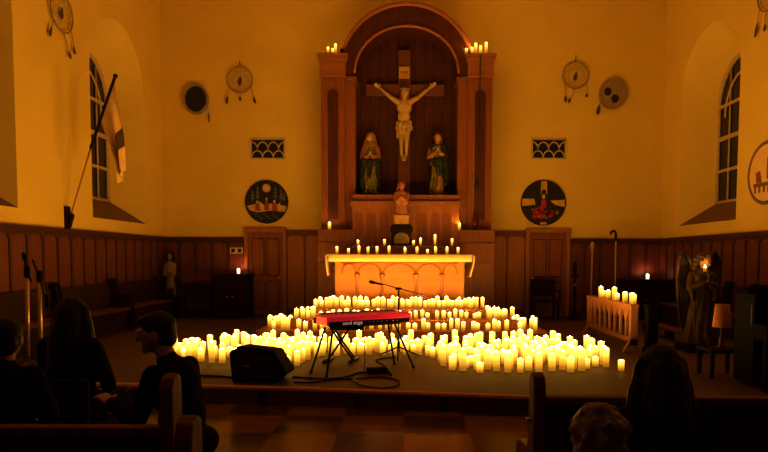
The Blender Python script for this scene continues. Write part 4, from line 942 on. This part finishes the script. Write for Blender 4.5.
text_mesh('lettering', 'nord stage', 0.066, 'print', rp, T((0.36, 0.010, kz0+0.028)), RZ(ang) @ RX(PI/2), 0.001)
for a in (0.60, 0.66, 0.72, 0.78, 0.86, 0.96, 1.02):
    b = MB(); b.tube([T((a, 0.014, kz0+0.028)), T((a, 0.006, kz0+0.028))], 0.010, 10); b.build('socket', 'steel', rp)
nw = 43; kw = (KL-0.12)/nw
for k in range(nw):
    pass
b = MB()
for k in range(nw): b.mat(0).box((0.06+k*kw+0.0008, kd-0.01, kz1-0.004), (0.06+(k+1)*kw-0.0008, kd+0.14, kz1+0.012), T)
for k in range(nw):
    if k % 7 in (0, 1, 3, 4, 5): b.mat(1).box((0.06+(k+1)*kw-0.006, kd-0.01, kz1+0.012), (0.06+(k+1)*kw+0.006, kd+0.085, kz1+0.022), T)
b.build('keys', ['white', 'black'], kb)
b = MB(); b.box((0.022, kd-0.02, kz0), (KL-0.022, kd+0.15, kz0+0.07), T); b.build('key_bed', 'black', kb)
# stand with four splayed legs
st = thing('keyboard_stand', 'black four-legged stand under the red keyboard', 'keyboard stand', T((KL/2, kd/2, 0)))
for (top, pxb) in (((0.09, 0.24), (311, 373.5)), ((0.11, 0.06), (326.5, 377.5)), ((KL-0.32, 0.06), (394.3, 364.5)), ((KL-0.20, 0.10), (413.5, 368))):
    f = G(*pxb); f.z = 0.012; b = MB(); b.tube([T((top[0], top[1], kz0-0.02)), f], 0.0135, 8); lg = b.build('leg', 'blackm', st)
    b = MB(); b.ell(f, (0.024, 0.024, 0.012)); b.build('rubber_foot', 'black', lg)
b = MB(); b.box((0.06, 0.05, kz0-0.03), (KL-0.12, 0.09, kz0-0.001), T); b.box((0.06, 0.22, kz0-0.03), (KL-0.12, 0.26, kz0-0.001), T); b.box((0.06, 0.05, kz0-0.03), (0.12, 0.26, kz0-0.001), T); b.box((KL-0.34, 0.05, kz0-0.03), (KL-0.18, 0.26, kz0-0.001), T); b.build('support_frame', 'blackm', st)
# X bench behind
bc = P(345.5, 340, 8.42); bx, by = bc.x, 8.42
t = thing('keyboard_bench', 'black padded bench on crossed legs behind the keyboard', 'bench', (bx, by, 0))
z1 = 0.56; z0 = P(345, 330.5, by-0.17).z
x0, x1 = P(328.5, 325, by-.17).x, P(363.5, 325, by-.17).x
b = MB(); b.box((x0, by-0.17, z0), (x1, by+0.17, z1)); b.build('seat_cushion', 'black', t, bevel=0.025)
fa, fb = G(328, 362), G(354, 361)
for yy in (-0.10, 0.10):
    b = MB(); b.tube([(P(331.5, 331, by).x, by+yy, z0+0.02), (fb.x, by+yy, 0.03)], 0.015, 8); b.build('leg', 'blackm', t)
    b = MB(); b.tube([(P(350, 331, by).x, by+yy*0.7, z0+0.02), (fa.x, by+yy*0.7, 0.03)], 0.015, 8); b.build('leg', 'blackm', t)
for xx in (fa.x, fb.x):
    b = MB(); b.tube([(xx-0.05, by-0.19, 0.022), (xx+0.05, by+0.19, 0.022)], 0.02, 8); b.build('foot_bar', 'blackm', t)
# mic stand with boom
mx, my = P(398.5, 340, 8.75).x, 8.75
t = thing('microphone_stand', 'black tripod microphone stand with boom behind the keyboard', 'microphone stand', (mx, my, 0))
zt3 = P(398.5, 288.5, my).z
b = MB(); b.tube([(mx, my, 0.1), (mx, my, zt3)], 0.012, 8); b.build('pole', 'blackm', t)
for k in range(3):
    a = 0.5+2*PI*k/3; b = MB(); b.tube([(mx, my, 0.16), (mx+0.33*math.cos(a), my+0.33*math.sin(a), 0.012)], 0.011, 8); b.build('leg', 'blackm', t)
b = MB(); b.cap((mx, my, 0.10), 0.022, (mx, my, 0.22), 0.02); b.build('collar', 'black', t)
m0, m1 = P(371, 282, my), P(423, 294.8, my)
b = MB(); b.tube([P(378, 283, my), m1], 0.008, 8); b.build('boom', 'blackm', t)
b = MB(); c = P(398.5, 288, my); b.cap(c-V((0.03, 0, 0.01)), 0.02, c+V((0.03, 0, -0.01)), 0.018); b.build('clutch', 'black', t)
mk = thing('microphone', 'black microphone held at the tip of the boom stand', 'microphone', P(379, 283.6, my))
b = MB(); b.tube([P(369, 281.6, my), P(371, 282, my), P(373, 282.4, my), P(374.5, 282.7, my), P(383, 284.6, my)], [0.018, 0.026, 0.026, 0.019, 0.013], 10); b.build('handle', 'black', mk)
b = MB(); b.ell(P(370.6, 281.9, my), (0.03, 0.026, 0.026)); b.build('mesh_head', 'grille', mk)
# floor monitor
fm = [G(233, 372), G(292, 382), G(240, 384)]
mcx, mcy = P(263, 380, 7.15).x, 7.15
t = thing('floor_monitor', 'black wedge floor monitor on the stage edge, left of keyboard', 'loudspeaker', (mcx, mcy, 0))
R = RZ(-0.06); T2 = lambda q: V((mcx, mcy, 0))+R @ V(q)
# long wedge: end profile seen from the audience, pointed down at right
prof = [(-0.30, 0.0), (0.20, 0.0), (0.345, 0.10), (0.33, 0.15), (0.19, 0.385), (-0.225, 0.435), (-0.335, 0.36), (-0.335, 0.30)]
b = MB(); d0, d1 = -0.22, 0.20
a_ = [T2((x, d0, z)) for x, z in prof]; c_ = [T2((x, d1, z*0.92)) for x, z in prof]; n = len(prof)
b.add(a_+c_, [tuple(range(n)), tuple(range(2*n-1, n-1, -1))]+[(i, (i+1) % n, n+(i+1) % n, n+i) for i in range(n)], False)
b.build('cabinet', 'black', t, bevel=0.018)
b = MB(); b.prism([(-0.28, 0.06), (0.17, 0.06), (0.27, 0.13), (0.15, 0.33), (-0.20, 0.375), (-0.28, 0.31)], T2((0, d0-0.006, 0)), R @ V((1, 0, 0)), (0, 0, 1), R @ V((0, 0.01, 0))); b.build('grille', 'grille', t)
b = MB(); b.prism([(-0.17, 0.195), (-0.08, 0.195), (-0.08, 0.215), (-0.17, 0.215)], T2((0, d0-0.009, 0)), R @ V((1, 0, 0)), (0, 0, 1), R @ V((0, 0.004, 0))); b.build('badge', 'grey', t)
b = MB(); b.cap(T2((0.335, -0.05, 0.2)), 0.012, T2((0.335, 0.05, 0.2)), 0.012); b.build('handle', 'blackm', t)
# junction box, cables
jb = G(377, 373); t = thing('junction_box', 'small black cable box on the stage below the keyboard', 'cable box', (jb.x, jb.y, 0))
b = MB(); b.box((-0.13, -0.06, 0), (0.13, 0.06, 0.07), lambda q: V((jb.x, jb.y, 0))+RZ(0.25) @ V(q)); b.build('box', 'black', t, bevel=0.008)
for k in (-2, -1, 0, 1, 2): b = MB(); b.tube([V((jb.x, jb.y, 0))+RZ(0.25) @ V((k*0.05, -0.058, 0.035)), V((jb.x, jb.y, 0))+RZ(0.25) @ V((k*0.05, -0.07, 0.035))], 0.012, 8); b.build('socket', 'blackm', t)
def spline(pts, n=8):
    out = []; P4 = [pts[0]]+pts+[pts[-1]]
    for i in range(len(pts)-1):
        a, b_, c_, d_ = P4[i:i+4]
        for k in range(n):
            t = k/n; out.append(0.5*((2*b_)+(c_-a)*t+(2*a-5*b_+4*c_-d_)*t*t+(3*b_-a-3*c_+d_)*t**3))
    return out+[pts[-1]]
def cable(label, pix, r=0.009, ends=None):
    pts = [G(x, y) for x, y in pix]
    for q in pts: q.z = r
    if ends: pts += [V(e) for e in ends]
    b = MB(); b.tube(spline(pts), r, 6); tag(b.build('floor_cable', 'black', None, tuple(pts[0])), label, 'cable', 'cables on the stage floor')
cable('thick black cable running from the floor monitor to the cable box', [(293, 377.5), (310, 378.8), (330, 379.5), (348, 377), (358, 373.5), (366, 373)], 0.009)
cable('black cable along the stage edge, left of the floor monitor', [(182, 377), (200, 376.5), (218, 377), (234, 378.5)], 0.011)
cable('black cable looped in an oval on the stage below the box', [(352, 381), (362, 386), (380, 388.5), (396, 386.5), (399, 382), (388, 378.5), (370, 378), (356, 379)], 0.007)
cable('thin black cable trailing from the monitor toward the stage edge', [(294, 382.5), (312, 383), (330, 380.5), (352, 379.5)], 0.008)
cable('black cable running from the box up to the microphone stand', [(386, 372), (392, 376), (384, 366), (376, 361), (386, 358.5), (396, 358)], 0.008)
b = MB(); pts = spline([T((0.5, 0.0, kz0+0.03)), T((0.5, -0.03, kz0-0.15)), T((0.52, -0.02, 0.2)), V((G(364, 372).x, G(364, 372).y, 0.02))]); b.tube(pts, 0.005, 5); tag(b.build('hanging_cable', 'black', None, tuple(pts[0])), 'thin cable hanging from the keyboard down to the cable box', 'cable')

# two light mic stands at left
def thin_stand(label, px, pyb, pclutch, boom):
    Y = 7.8; bt = P(px, 358, Y); b0 = V((bt.x, Y, 0)); tp = P(pclutch[0], pclutch[1], Y)
    t = thing('microphone_stand', label, 'microphone stand', b0)
    b = MB(); b.tube([b0+V((0, 0, 0.1)), tp], 0.024, 8); b.build('pole', 'brass', t)
    for k in range(3):
        a = 0.4+2*PI*k/3; b = MB(); b.tube([b0+V((0, 0, 0.16)), b0+V((0.3*math.cos(a), 0.3*math.sin(a), 0.012))], 0.012, 8); b.build('leg', 'blackm', t)
    b = MB(); b.cap(tp-V((0, 0, 0.05)), 0.035, tp+V((0, 0, 0.05)), 0.035); b.build('clutch', 'black', t)
    b = MB(); b.tube([P(*boom[0], Y), tp, P(*boom[1], Y)], 0.015, 8); b.build('boom', 'blackm', t)
    b = MB(); b.cap(P(*boom[2], Y), 0.022, P(*boom[3], Y), 0.028); b.build('boom_end', 'black', t)
thin_stand('leftmost of two tall pale microphone stands by the left wall', 28, 358, (27, 272), ((23.5, 254), (32, 282), (23.5, 254), (24.5, 258)))
thin_stand('right one of two tall pale microphone stands by the left wall', 41, 345, (39.5, 277), ((32.5, 259.5), (47, 302), (46.5, 296), (47.5, 306)))

# ------------------------------------------------------------------ pews
def pew(label, xa, xb_, yb2, top=0.92, eh=1.02, group='pews at the front of the nave'):
    """backrest at yb2, seat towards the stage; xa is the aisle end"""
    s = 1 if xb_ > xa else -1; z = ZN
    t = thing('pew', label, 'pew', ((xa+xb_)/2, yb2, z), group)
    b = MB(); b.box((xa, yb2, z+0.42), (xb_, yb2+0.42, z+0.46)); b.build('seat', 'pew', t, bevel=0.006)
    b = MB(); b.box((xa, yb2-0.04, z+0.30), (xb_, yb2, z+top-0.05)); b.build('backrest', 'pew', t)
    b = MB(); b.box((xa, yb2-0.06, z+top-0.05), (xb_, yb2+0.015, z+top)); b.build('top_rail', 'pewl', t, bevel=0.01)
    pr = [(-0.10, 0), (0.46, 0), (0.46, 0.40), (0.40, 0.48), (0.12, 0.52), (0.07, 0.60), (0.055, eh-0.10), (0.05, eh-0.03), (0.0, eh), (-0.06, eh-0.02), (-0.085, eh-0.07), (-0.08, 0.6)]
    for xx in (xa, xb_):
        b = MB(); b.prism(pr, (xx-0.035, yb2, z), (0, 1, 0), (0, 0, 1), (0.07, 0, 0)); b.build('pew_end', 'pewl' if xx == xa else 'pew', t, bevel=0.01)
    b = MB(); b.box((xa-s*0.06, yb2-0.02, z+0.70), (xa-s*0.036, yb2+0.03, z+0.72)); b.build('latch', 'steel', t)
pew('wooden pew at left with its end post below the leaning man', -1.23, -4.4, 3.15, 0.78, 1.06)
pew('wooden pew end at bottom left, nearest the camera', -0.86, -4.2, 2.38, 0.70, 1.04)
pew('wooden pew right of the aisle, tall end post in full view', 0.79, 4.4, 3.52, 0.86, 1.0)
pew('wooden pew behind the curly haired head, mostly hidden', 0.84, 4.3, 2.52, 0.76, 0.90)
pew('wooden pew nearest the camera at bottom right, mostly hidden', 0.45, 4.2, 1.88, 0.66, 0.80)

# ------------------------------------------------------------------ people
def person(label, loc, yaw, k, lean, head_yaw, hair, haircol, top, legs, hands, shirt_long=True, glasses=False, twist=0.0, head_pitch=0.0):
    x0, y0, z0 = loc; R = RZ(yaw); RT_ = RZ(yaw+twist)
    g = lambda a, c, h: V((x0, y0, z0))+R @ V((a*k, c*k, h*k))
    gt = lambda a, c, h: V((x0, y0, z0))+RT_ @ V((a*k, (c+lean*max(0, h-0.5))*k, h*k))
    org = V((x0, y0, z0))
    b = MB()
    hd = gt(0, 0.05, 1.20)+V((0, 0, 0)); RH = RZ(yaw+twist+head_yaw) @ RX(-head_pitch)
    face_bits(b, hd, 0.118*k, RH)
    b.cap(gt(0, 0.0, 1.00), 0.06*k, gt(0, 0.03, 1.12), 0.054*k)
    b.ell(gt(0, 0, 0.88), (0.17*k, 0.105*k, 0.17*k), R=RT_); b.ell(gt(0, 0, 0.68), (0.15*k, 0.10*k, 0.18*k), R=RT_); b.ell(g(0, 0, 0.53), (0.17*k, 0.12*k, 0.11*k), R=R)
    cl = MB(); tr = MB(); sh = MB()
    cl.ell(gt(0, 0.0, 0.88), (0.195*k, 0.125*k, 0.185*k), R=RT_); cl.ell(gt(0, 0.01, 0.68), (0.175*k, 0.125*k, 0.20*k), R=RT_); cl.cap(gt(-0.13, 0, 0.975), 0.06*k, gt(0.13, 0, 0.975), 0.06*k); cl.ell(g(0, 0.0, 0.55), (0.18*k, 0.13*k, 0.09*k), R=R); cl.cap(gt(0, 0, 1.0), 0.075*k, gt(0, 0.015, 1.045), 0.066*k)
    for s, (el, wr) in zip((-1, 1), hands):
        shd = gt(0.175*s, 0, 0.975); e = gt(*el); w = gt(*wr)
        b.chain([(shd, 0.052*k), (e, 0.040*k), (w, 0.028*k)]); cl.chain([(shd, 0.068*k), (e, 0.054*k), (w.lerp(e, 0.08), 0.042*k)])
        hand(b, w, (w-e), RT_ @ V((-s, 0.2, 0.3)), k, 0.7)
        hp, kn, an = g(0.10*s, 0.02, 0.52), g(0.11*s, 0.44, 0.50), g(0.12*s, 0.42, 0.09)
        b.chain([(hp, 0.085*k), (kn, 0.058*k), (an, 0.04*k)]); b.cap(an, 0.04*k, g(0.13*s, 0.57, 0.04), 0.035*k)
        tr.chain([(hp, 0.10*k), (kn, 0.072*k), (g(0.12*s, 0.42, 0.14), 0.058*k)])
        sh.cap(g(0.12*s, 0.40, 0.05), 0.05*k, g(0.135*s, 0.59, 0.042), 0.042*k)
    tr.ell(g(0, 0, 0.53), (0.185*k, 0.135*k, 0.10*k), R=R)
    body = b.blob('person', 'skin', None, org, vox=0.0075, smooth=2); tag(body, label, 'person')
    cl.blob('jacket', top, body, org, vox=0.013, smooth=3, fn=lambda p, n_: p+n_*0.004*noise.noise(p*16))
    tr.blob('trousers', legs, body, org, vox=0.014, smooth=3); sh.blob('shoes', 'black', body, org, vox=0.012, smooth=2)
    h = MB(); q = lambda a, c, d: hd+RH @ V((a*k, c*k, d*k))
    h.ell(q(0, -0.022, 0.038), (0.094*k, 0.105*k, 0.10*k), R=RH); h.ell(q(0, -0.05, -0.02), (0.09*k, 0.075*k, 0.085*k), R=RH)
    if hair == 'short': h.ell(q(0, 0.05, 0.085), (0.07*k, 0.05*k, 0.035*k), R=RH)
    if hair == 'long':
        h.chain([(q(0, -0.06, 0.0), 0.10*k), (q(0, -0.09, -0.16), 0.115*k), (q(0, -0.10, -0.36), 0.12*k), (q(0, -0.10, -0.50), 0.07*k)])
        for s in (-1, 1): h.chain([(q(s*0.075, -0.01, 0.03), 0.05*k), (q(s*0.10, -0.02, -0.12), 0.06*k), (q(s*0.13, -0.04, -0.30), 0.065*k)])
    if hair == 'curly':
        h.ell(q(0, -0.02, 0.045), (0.112*k, 0.12*k, 0.105*k), R=RH); h.ell(q(0, -0.06, -0.05), (0.115*k, 0.09*k, 0.10*k), R=RH)
        rr = random.Random(3)
        for i in range(46):
            a = rr.uniform(0, 2*PI); e = rr.uniform(-0.6, 1.4); h.ell(q(0.11*math.cos(a)*math.cos(e), -0.03+0.11*math.sin(a)*math.cos(e)*(1 if math.sin(a) < 0.3 else 0.6), 0.03+0.115*math.sin(e)), 0.022*k, 8, 6)
    amp = {'short': 0.004, 'long': 0.006, 'curly': 0.006}[hair]
    h.blob('hair', haircol, body, org, vox=0.009, smooth=2, fn=lambda p, n_: p+n_*amp*noise.noise(V((p.x*45, p.y*45, p.z*(10 if hair == 'long' else 45)))))
    if glasses:
        e = MB()
        for s in (-1, 1):
            c = q(s*0.034, 0.104, 0.010); ring(e, c, RH @ V((1, 0, 0)), RH @ V((0, 0, 1)), 0.025*k, 0.02*k, 0.0025, 18)
            e.tube([q(s*0.06, 0.10, 0.012), q(s*0.085, 0.02, 0.01), q(s*0.086, -0.02, 0.0)], 0.0025, 6)
        e.tube([q(-0.01, 0.105, 0.014), q(0.01, 0.105, 0.014)], 0.0025, 6); e.build('glasses', 'steel', body, org)
    return body
rest = [((-0.24, 0.08, 0.70), (-0.09, 0.30, 0.60)), ((0.24, 0.08, 0.70), (0.09, 0.30, 0.60))]
# man leaning on the pew end, face turned left
person('person in black with glasses, turned left, leaning over the pew end', (-1.30, 3.62, ZN), PI*0.30, 1.0, 0.26, 0.45, 'short', 'hairb', 'blackcl', 'blackcl',
       [((-0.27, 0.12, 0.72), (-0.16, 0.36, 0.80)), ((0.30, 0.10, 0.74), (0.20, 0.34, 0.80))], glasses=True, twist=0.40, head_pitch=0.1)
p = P(-4, 340, 3.55); person('person with short dark hair at the far left edge, seen from behind', (p.x, 3.60, ZN), 0.1, 0.97, 0.02, 0, 'short', 'hairb', 'navy', 'blackcl', rest)
p = P(64, 330, 4.35); person('person with long dark hair seated at left, seen from behind', (p.x, 4.42, ZN), -0.1, 1.03, 0.0, 0, 'long', 'hairb', 'navy', 'blackcl', rest)
chair('dark_chair', 'dark wooden chair under the long haired person at left', p.x, 4.44, ZN, PI, 0.43, 0.80, 'darkwood', 0.46)
p = P(662, 380, 2.78); person('person with long dark hair at right, seen from behind', (p.x, 2.75, ZN), 0.05, 0.955, 0.0, -0.1, 'long', 'hairb', 'plum', 'blackcl', rest)
p = P(597, 420, 2.08); person('person with curly greying hair at bottom right, seen from behind', (p.x, 2.02, ZN), 0.0, 0.865, 0.02, 0.0, 'curly', 'hairg', 'blackcl', 'blackcl', rest)

# ------------------------------------------------------------------ candles
def glow(me, vals):
    a = me.attributes.new('glow', 'FLOAT', 'POINT'); a.data.foreach_set('value', [float(x) for x in vals])
def candle_mesh(k):
    rr = random.Random(k); b = MB(); n = 12
    w = [rr.uniform(-0.03, 0.02) for _ in range(n)]
    prof = [(0.96, 0.0), (1.0, 0.02), (0.99, 0.93), (0.95, 0.985), (0.84, 1.0), (0.74, 0.96), (0.2, 0.94)]
    for i, (r_, z) in enumerate(prof):
        for j in range(n):
            t = 2*PI*j/n; zz = z+(w[j] if 2 < i < 5 else 0); b.v.append(V((r_*math.cos(t), r_*math.sin(t), zz)))
    for i in range(len(prof)-1):
        for j in range(n):
            j2 = (j+1) % n; b.f.append([i*n+j, i*n+j2, (i+1)*n+j2, (i+1)*n+j]); b.m.append(0); b.sm.append(i not in (0,))
    b.f.append(list(range(n-1, -1, -1))); b.m.append(0); b.sm.append(False)
    b.f.append([(len(prof)-1)*n+j for j in range(n)]); b.m.append(0); b.sm.append(False)
    me = b.mesh('pillar_candle'); me.materials.append(M['wax']); glow(me, [v.z for v in b.v]); return me
CM = [candle_mesh(k) for k in range(4)]
b = MB(); b.lathe([(0.05, 0.0), (0.30, 0.3), (0.24, 0.62), (0.02, 1.0)], (0, 0, 0), 6); FM = b.mesh('flame'); FM.materials.append(M['flame'])
ncand = 0
proto = bpy.data.objects.new('pillar_candle', CM[0]); fproto = bpy.data.objects.new('flame', FM)
def candle(x, y, z, r, h, label, group):
    global ncand
    o = proto.copy(); o.data = CM[ncand % 4]; C.objects.link(o); o.location = (x, y, z); o.scale = (r, r, h); o.rotation_euler.z = random.uniform(0, 6.28)
    f = fproto.copy(); C.objects.link(f); f.parent = o; f.location = (0, 0, 0.945)
    fh = 0.005+0.055*h; f.scale = (0.052/r, 0.052/r, fh/h)
    ncand += 1; tag(o, label, 'candle', group); return o
# the small far ones on the altar steps, beyond the 300 largest
mass, massf, mglow = MB(), MB(), []
def mass_candle(x, y, z, r, h):
    me = CM[len(mglow) % 4]
    mass.add([V((x+v.co.x*r, y+v.co.y*r, z+v.co.z*h)) for v in me.vertices], [tuple(p.vertices) for p in me.polygons], True)
    mglow.extend(v.co.z for v in me.vertices); fh = 0.005+0.055*h
    massf.add([V((x+v.co.x*0.052, y+v.co.y*0.052, z+0.945*h+v.co.z*fh)) for v in FM.vertices], [tuple(p.vertices) for p in FM.polygons], True)
def ordn(i):
    return '%d%s' % (i, 'th' if 10 <= i % 100 <= 20 else {1: 'st', 2: 'nd', 3: 'rd'}.get(i % 10, 'th'))
# 1. on the floor
def inpoly(x, y, pg):
    c = False; j = len(pg)-1
    for i in range(len(pg)):
        if (pg[i][1] > y) != (pg[j][1] > y) and x < (pg[j][0]-pg[i][0])*(y-pg[i][1])/(pg[j][1]-pg[i][1])+pg[i][0]: c = not c
        j = i
    return c
FRONT = [(170, 352), (178, 358), (190, 361.5), (215, 363), (245, 365), (270, 366.5), (302, 366), (312, 361), (322, 357), (345, 355.5), (425, 355.5), (434, 360), (442, 367), (455, 371), (480, 372.5), (575, 372), (608, 366.5)]
BACK = [(604, 360), (585, 353), (566, 349), (548, 347), (400, 347.5), (258, 347), (240, 347), (215, 348.5), (190, 351)]
pg = [(G(*q).x, G(*q).y) for q in FRONT+BACK]
pts = []
tries = 0; md = 0.148
fr = random.Random(11)
while tries < 60000 and len(pts) < 300:
    tries += 1
    x = fr.uniform(-3.6, 3.0); y = fr.uniform(7.5, 10.55)
    if not inpoly(x, y, pg): continue
    m2 = md*(0.8+0.4*fr.random())
    if any((x-a)**2+(y-c)**2 < m2*m2 for a, c in pts): continue
    pts.append((x, y))
def zone(px):
    for lim, s in ((236, 'left of the black floor monitor'), (296, 'behind the black floor monitor'), (330, 'between floor monitor and keyboard bench'), (372, 'behind the crossed bench legs'), (414, 'behind the microphone stand base'), (470, 'just right of the red keyboard'), (525, 'before the right half of the steps'), (566, 'before the right corner of the steps'), (999, 'at the far right tip of the floor candles')):
        if px < lim: return s
ys_ = sorted(q[1] for q in pts)
for (x, y) in pts:
    h = fr.choice((0.13, 0.15, 0.18, 0.20, 0.23, 0.26, 0.29)); r = fr.choice((0.041, 0.044, 0.047, 0.047))
    sz_ = 'short' if h < 0.16 else 'medium' if h < 0.22 else 'tall'
    dp = 'front' if y < 8.35 else 'middle' if y < 9.3 else 'rear'
    px, py = proj(V((x, y, 0))); zn = zone(px)
    lb = '%s lit floor candle, %s rows, %s' % (sz_, dp, zn)
    candle(x, y, 0, r, h, lb, lb.replace(' lit floor candle', ' floor candles'))
q = G(621, 370.5); candle(q.x, q.y, 0, 0.042, 0.14, 'single lit candle standing apart at the right end of the floor candles', 'lone floor candle')
# 2. on the steps
def row(z, y0, x0, x1, n, hs, jit, label, skip=0.0):
    pos = []
    for i in range(n):
        x = x0+(x1-x0)*(i+0.5)/n+fr.uniform(-0.3, 0.3)*(x1-x0)/n
        pos.append((x, y0+fr.uniform(-jit, jit)))
    pos.sort()
    for i, (x, y) in enumerate(pos):
        h = fr.choice(hs); r_ = fr.choice((0.036, 0.040, 0.043))
        mass_candle(x, y, z, r_, h)
row(0.16, 10.78, -1.95, 1.95, 30, (0.12, 0.15, 0.18, 0.2), 0.05, 'lowest altar step')
row(0.32, 11.22, -1.62, 1.50, 26, (0.10, 0.12, 0.15, 0.18), 0.05, 'middle altar step')
row(0.48, 11.68, -1.74, 1.56, 36, (0.14, 0.16, 0.19, 0.21), 0.05, 'topmost altar step, front row')
row(0.48, 11.95, -1.70, 1.50, 18, (0.16, 0.19, 0.21), 0.05, 'topmost altar step, back row')
def ends(z, x0, x1, y0, y1, n, label):
    got = []
    for _ in range(4000):
        if len(got) >= n: break
        x, y = fr.uniform(x0, x1), fr.uniform(y0, y1)
        if all((x-a)**2+(y-c)**2 > 0.0105 for a, c in got): got.append((x, y))
    got.sort()
    for i, (x, y) in enumerate(got):
        r_, h = fr.choice((0.036, 0.042)), fr.choice((0.15, 0.18, 0.2, 0.22))
        mass_candle(x, y, z, r_, h)
ends(0.16, -2.54, -2.06, 10.68, 11.5, 11, 'left end of the lowest step')
ends(0.32, -2.08, -1.68, 11.12, 11.75, 9, 'left end of the middle step')
ends(0.32, 1.56, 2.09, 11.12, 11.75, 13, 'right end of the middle step')
ends(0.16, 2.02, 2.47, 10.68, 11.6, 13, 'right end of the lowest step')
mo = mass.build('pillar_candles', 'wax', None, (0, 11.6, 0.32), fix=False); glow(mo.data, mglow)
tag(mo, 'many small lit candles crowded along the three altar steps', 'candles', None, 'stuff')
mf = massf.build('flames', 'flame', mo, fix=False); mf['kind'] = 'stuff'
# 3. on the altar and behind it
AC = [(337, .15), (348.5, .11), (359, .16), (368, .14), (377, .15), (389, .16), (405, .13), (417, .14), (427.5, .09), (435.5, .15), (447, .14), (458, .14)]
for i, (px, h) in enumerate(AC):
    y = 12.52+0.06*(i % 2); candle(P(px, 255, y).x, y, AZ+0.006, 0.029, h, 'lit candle standing on the white altar cloth, %s from the left' % ordn(i+1), 'candles on the altar')
for i, (px, h) in enumerate([(358, .11), (384.5, .13), (413.5, .10), (420.5, .16), (435, .24), (452, .16)]):
    y = 13.36; candle(P(px, 247, y).x, y, 1.73, 0.028, h, 'small lit candle on the wooden shelf behind the altar, %s from the left' % ordn(i+1), 'candles behind the altar')
# 4. on the plinths, capitals, rail
q = P(329.5, 230, 14.0); candle(q.x, 14.0, 2.10, 0.036, 0.17, 'lit candle on the plinth at the foot of the left pilaster', 'plinth candles')
q = P(459, 231, 14.0); candle(q.x, 13.92, 2.10, 0.034, 0.16, 'lit candle on the plinth at the foot of the right pilaster', 'plinth candles')
for i, (px, h) in enumerate([(328, .15), (332.5, .13), (335.5, .22)]):
    q = P(px, 54, 14.15); candle(q.x, 14.15+0.05*(i % 2), CT, 0.03, h, 'lit candle on top of the left pilaster, %s from the left' % ordn(i+1), 'candles on the left pilaster')
for i, (px, h) in enumerate([(466.3, .12), (472.3, .16), (475.7, .24), (480.8, .20), (486, .26)]):
    q = P(px, 54, 14.15); candle(q.x, 14.13+0.05*(i % 2), CT, 0.034, h, 'lit candle on top of the right pilaster, %s from the left' % ordn(i+1), 'candles on the right pilaster')
for i, (px, h) in enumerate([(600.8, .20), (602.8, .13), (608, .15), (614.2, .22), (617, .12), (625, .17), (632, .17), (642.6, .15)]):
    # along the rail: solve for y where x on rail
    q = W(px, 300, RX0); y = max(RY0+0.03, min(RY1-0.03, q.y)); candle(RX0, y, 0.75, 0.042, h, 'lit pillar candle on the communion rail, %s from the left' % ordn(i+1), 'candles on the communion rail')
c = P(342, 52, 14.15)
t = thing('glass_cup', 'small dark unlit glass on top of the left pilaster', 'glass', (c.x, 14.15, CT))
b = MB(); b.lathe([(0.03, 0), (0.04, 0.10), (0.036, 0.10), (0.028, 0.01)], (c.x, 14.15, CT), 12); b.build('cup', 'black', t)
c = P(475.5, 231, 14.0)
t = thing('sanctuary_lamp', 'dark red glass lamp on the plinth of the right pilaster', 'lamp', (c.x, 14.0, 2.10))
b = MB(); b.lathe([(0.085, 0), (0.085, 0.02), (0.03, 0.04), (0.03, 0.07), (0.06, 0.09)], (c.x, 14.0, 2.10), 14); b.build('foot', 'blackm', t)
b = MB(); b.lathe([(0.05, 0.09), (0.07, 0.14), (0.075, 0.28), (0.06, 0.34), (0.05, 0.34)], (c.x, 14.0, 2.10), 14); b.build('glass_cup', 'redglass', t)
# votives by the walls
def votive(label, x, y, z):
    t = thing('votive_candle', label, 'candle', (x, y, z), 'votive candles on the corner cabinets')
    b = MB(); b.lathe([(0.035, 0), (0.042, 0.11), (0.037, 0.11), (0.03, 0.02)], (x, y, z), 14); b.build('glass', 'waxpink', t)
    b = MB(); b.lathe([(0.003, 0.06), (0.012, 0.08), (0.010, 0.10), (0.002, 0.125)], (x, y, z), 8); b.build('flame', 'flamesmall', t)
votive('glowing votive candle on the dark cabinet beside the left door', P(238.5, 272, 14.75).x, 14.75, lc.z)
votive('glowing votive candle on the low cabinet in the right corner', P(647.5, 279, 14.75).x, 14.75, rc0.z)
# small votive in the angel's hands lighting its face
_q = P(705, 271.5, ay-0.25); x, y, z = _q.x, ay-0.25, _q.z
t = thing('votive_candle', 'small glowing votive held under the angel statue face', 'candle', (x, y, z))
b = MB(); b.lathe([(0.026, 0), (0.03, 0.06), (0.026, 0.06), (0.022, 0.01)], (x, y, z), 12); b.build('glass', 'wax', t)
b = MB(); b.lathe([(0.003, 0.045), (0.011, 0.06), (0.009, 0.08), (0.002, 0.10)], (x, y, z), 8); b.build('flame', 'flamedim', t)

# ------------------------------------------------------------------ light
w = bpy.data.worlds.new('night'); SC.world = w; w.use_nodes = True
w.node_tree.nodes['Background'].inputs[0].default_value = (0.35, 0.10, 0.75, 1); w.node_tree.nodes['Background'].inputs[1].default_value = 0.03
SC.view_settings.view_transform = 'Standard'
SC.view_settings.exposure = 0.0; SC.view_settings.gamma = 0.86
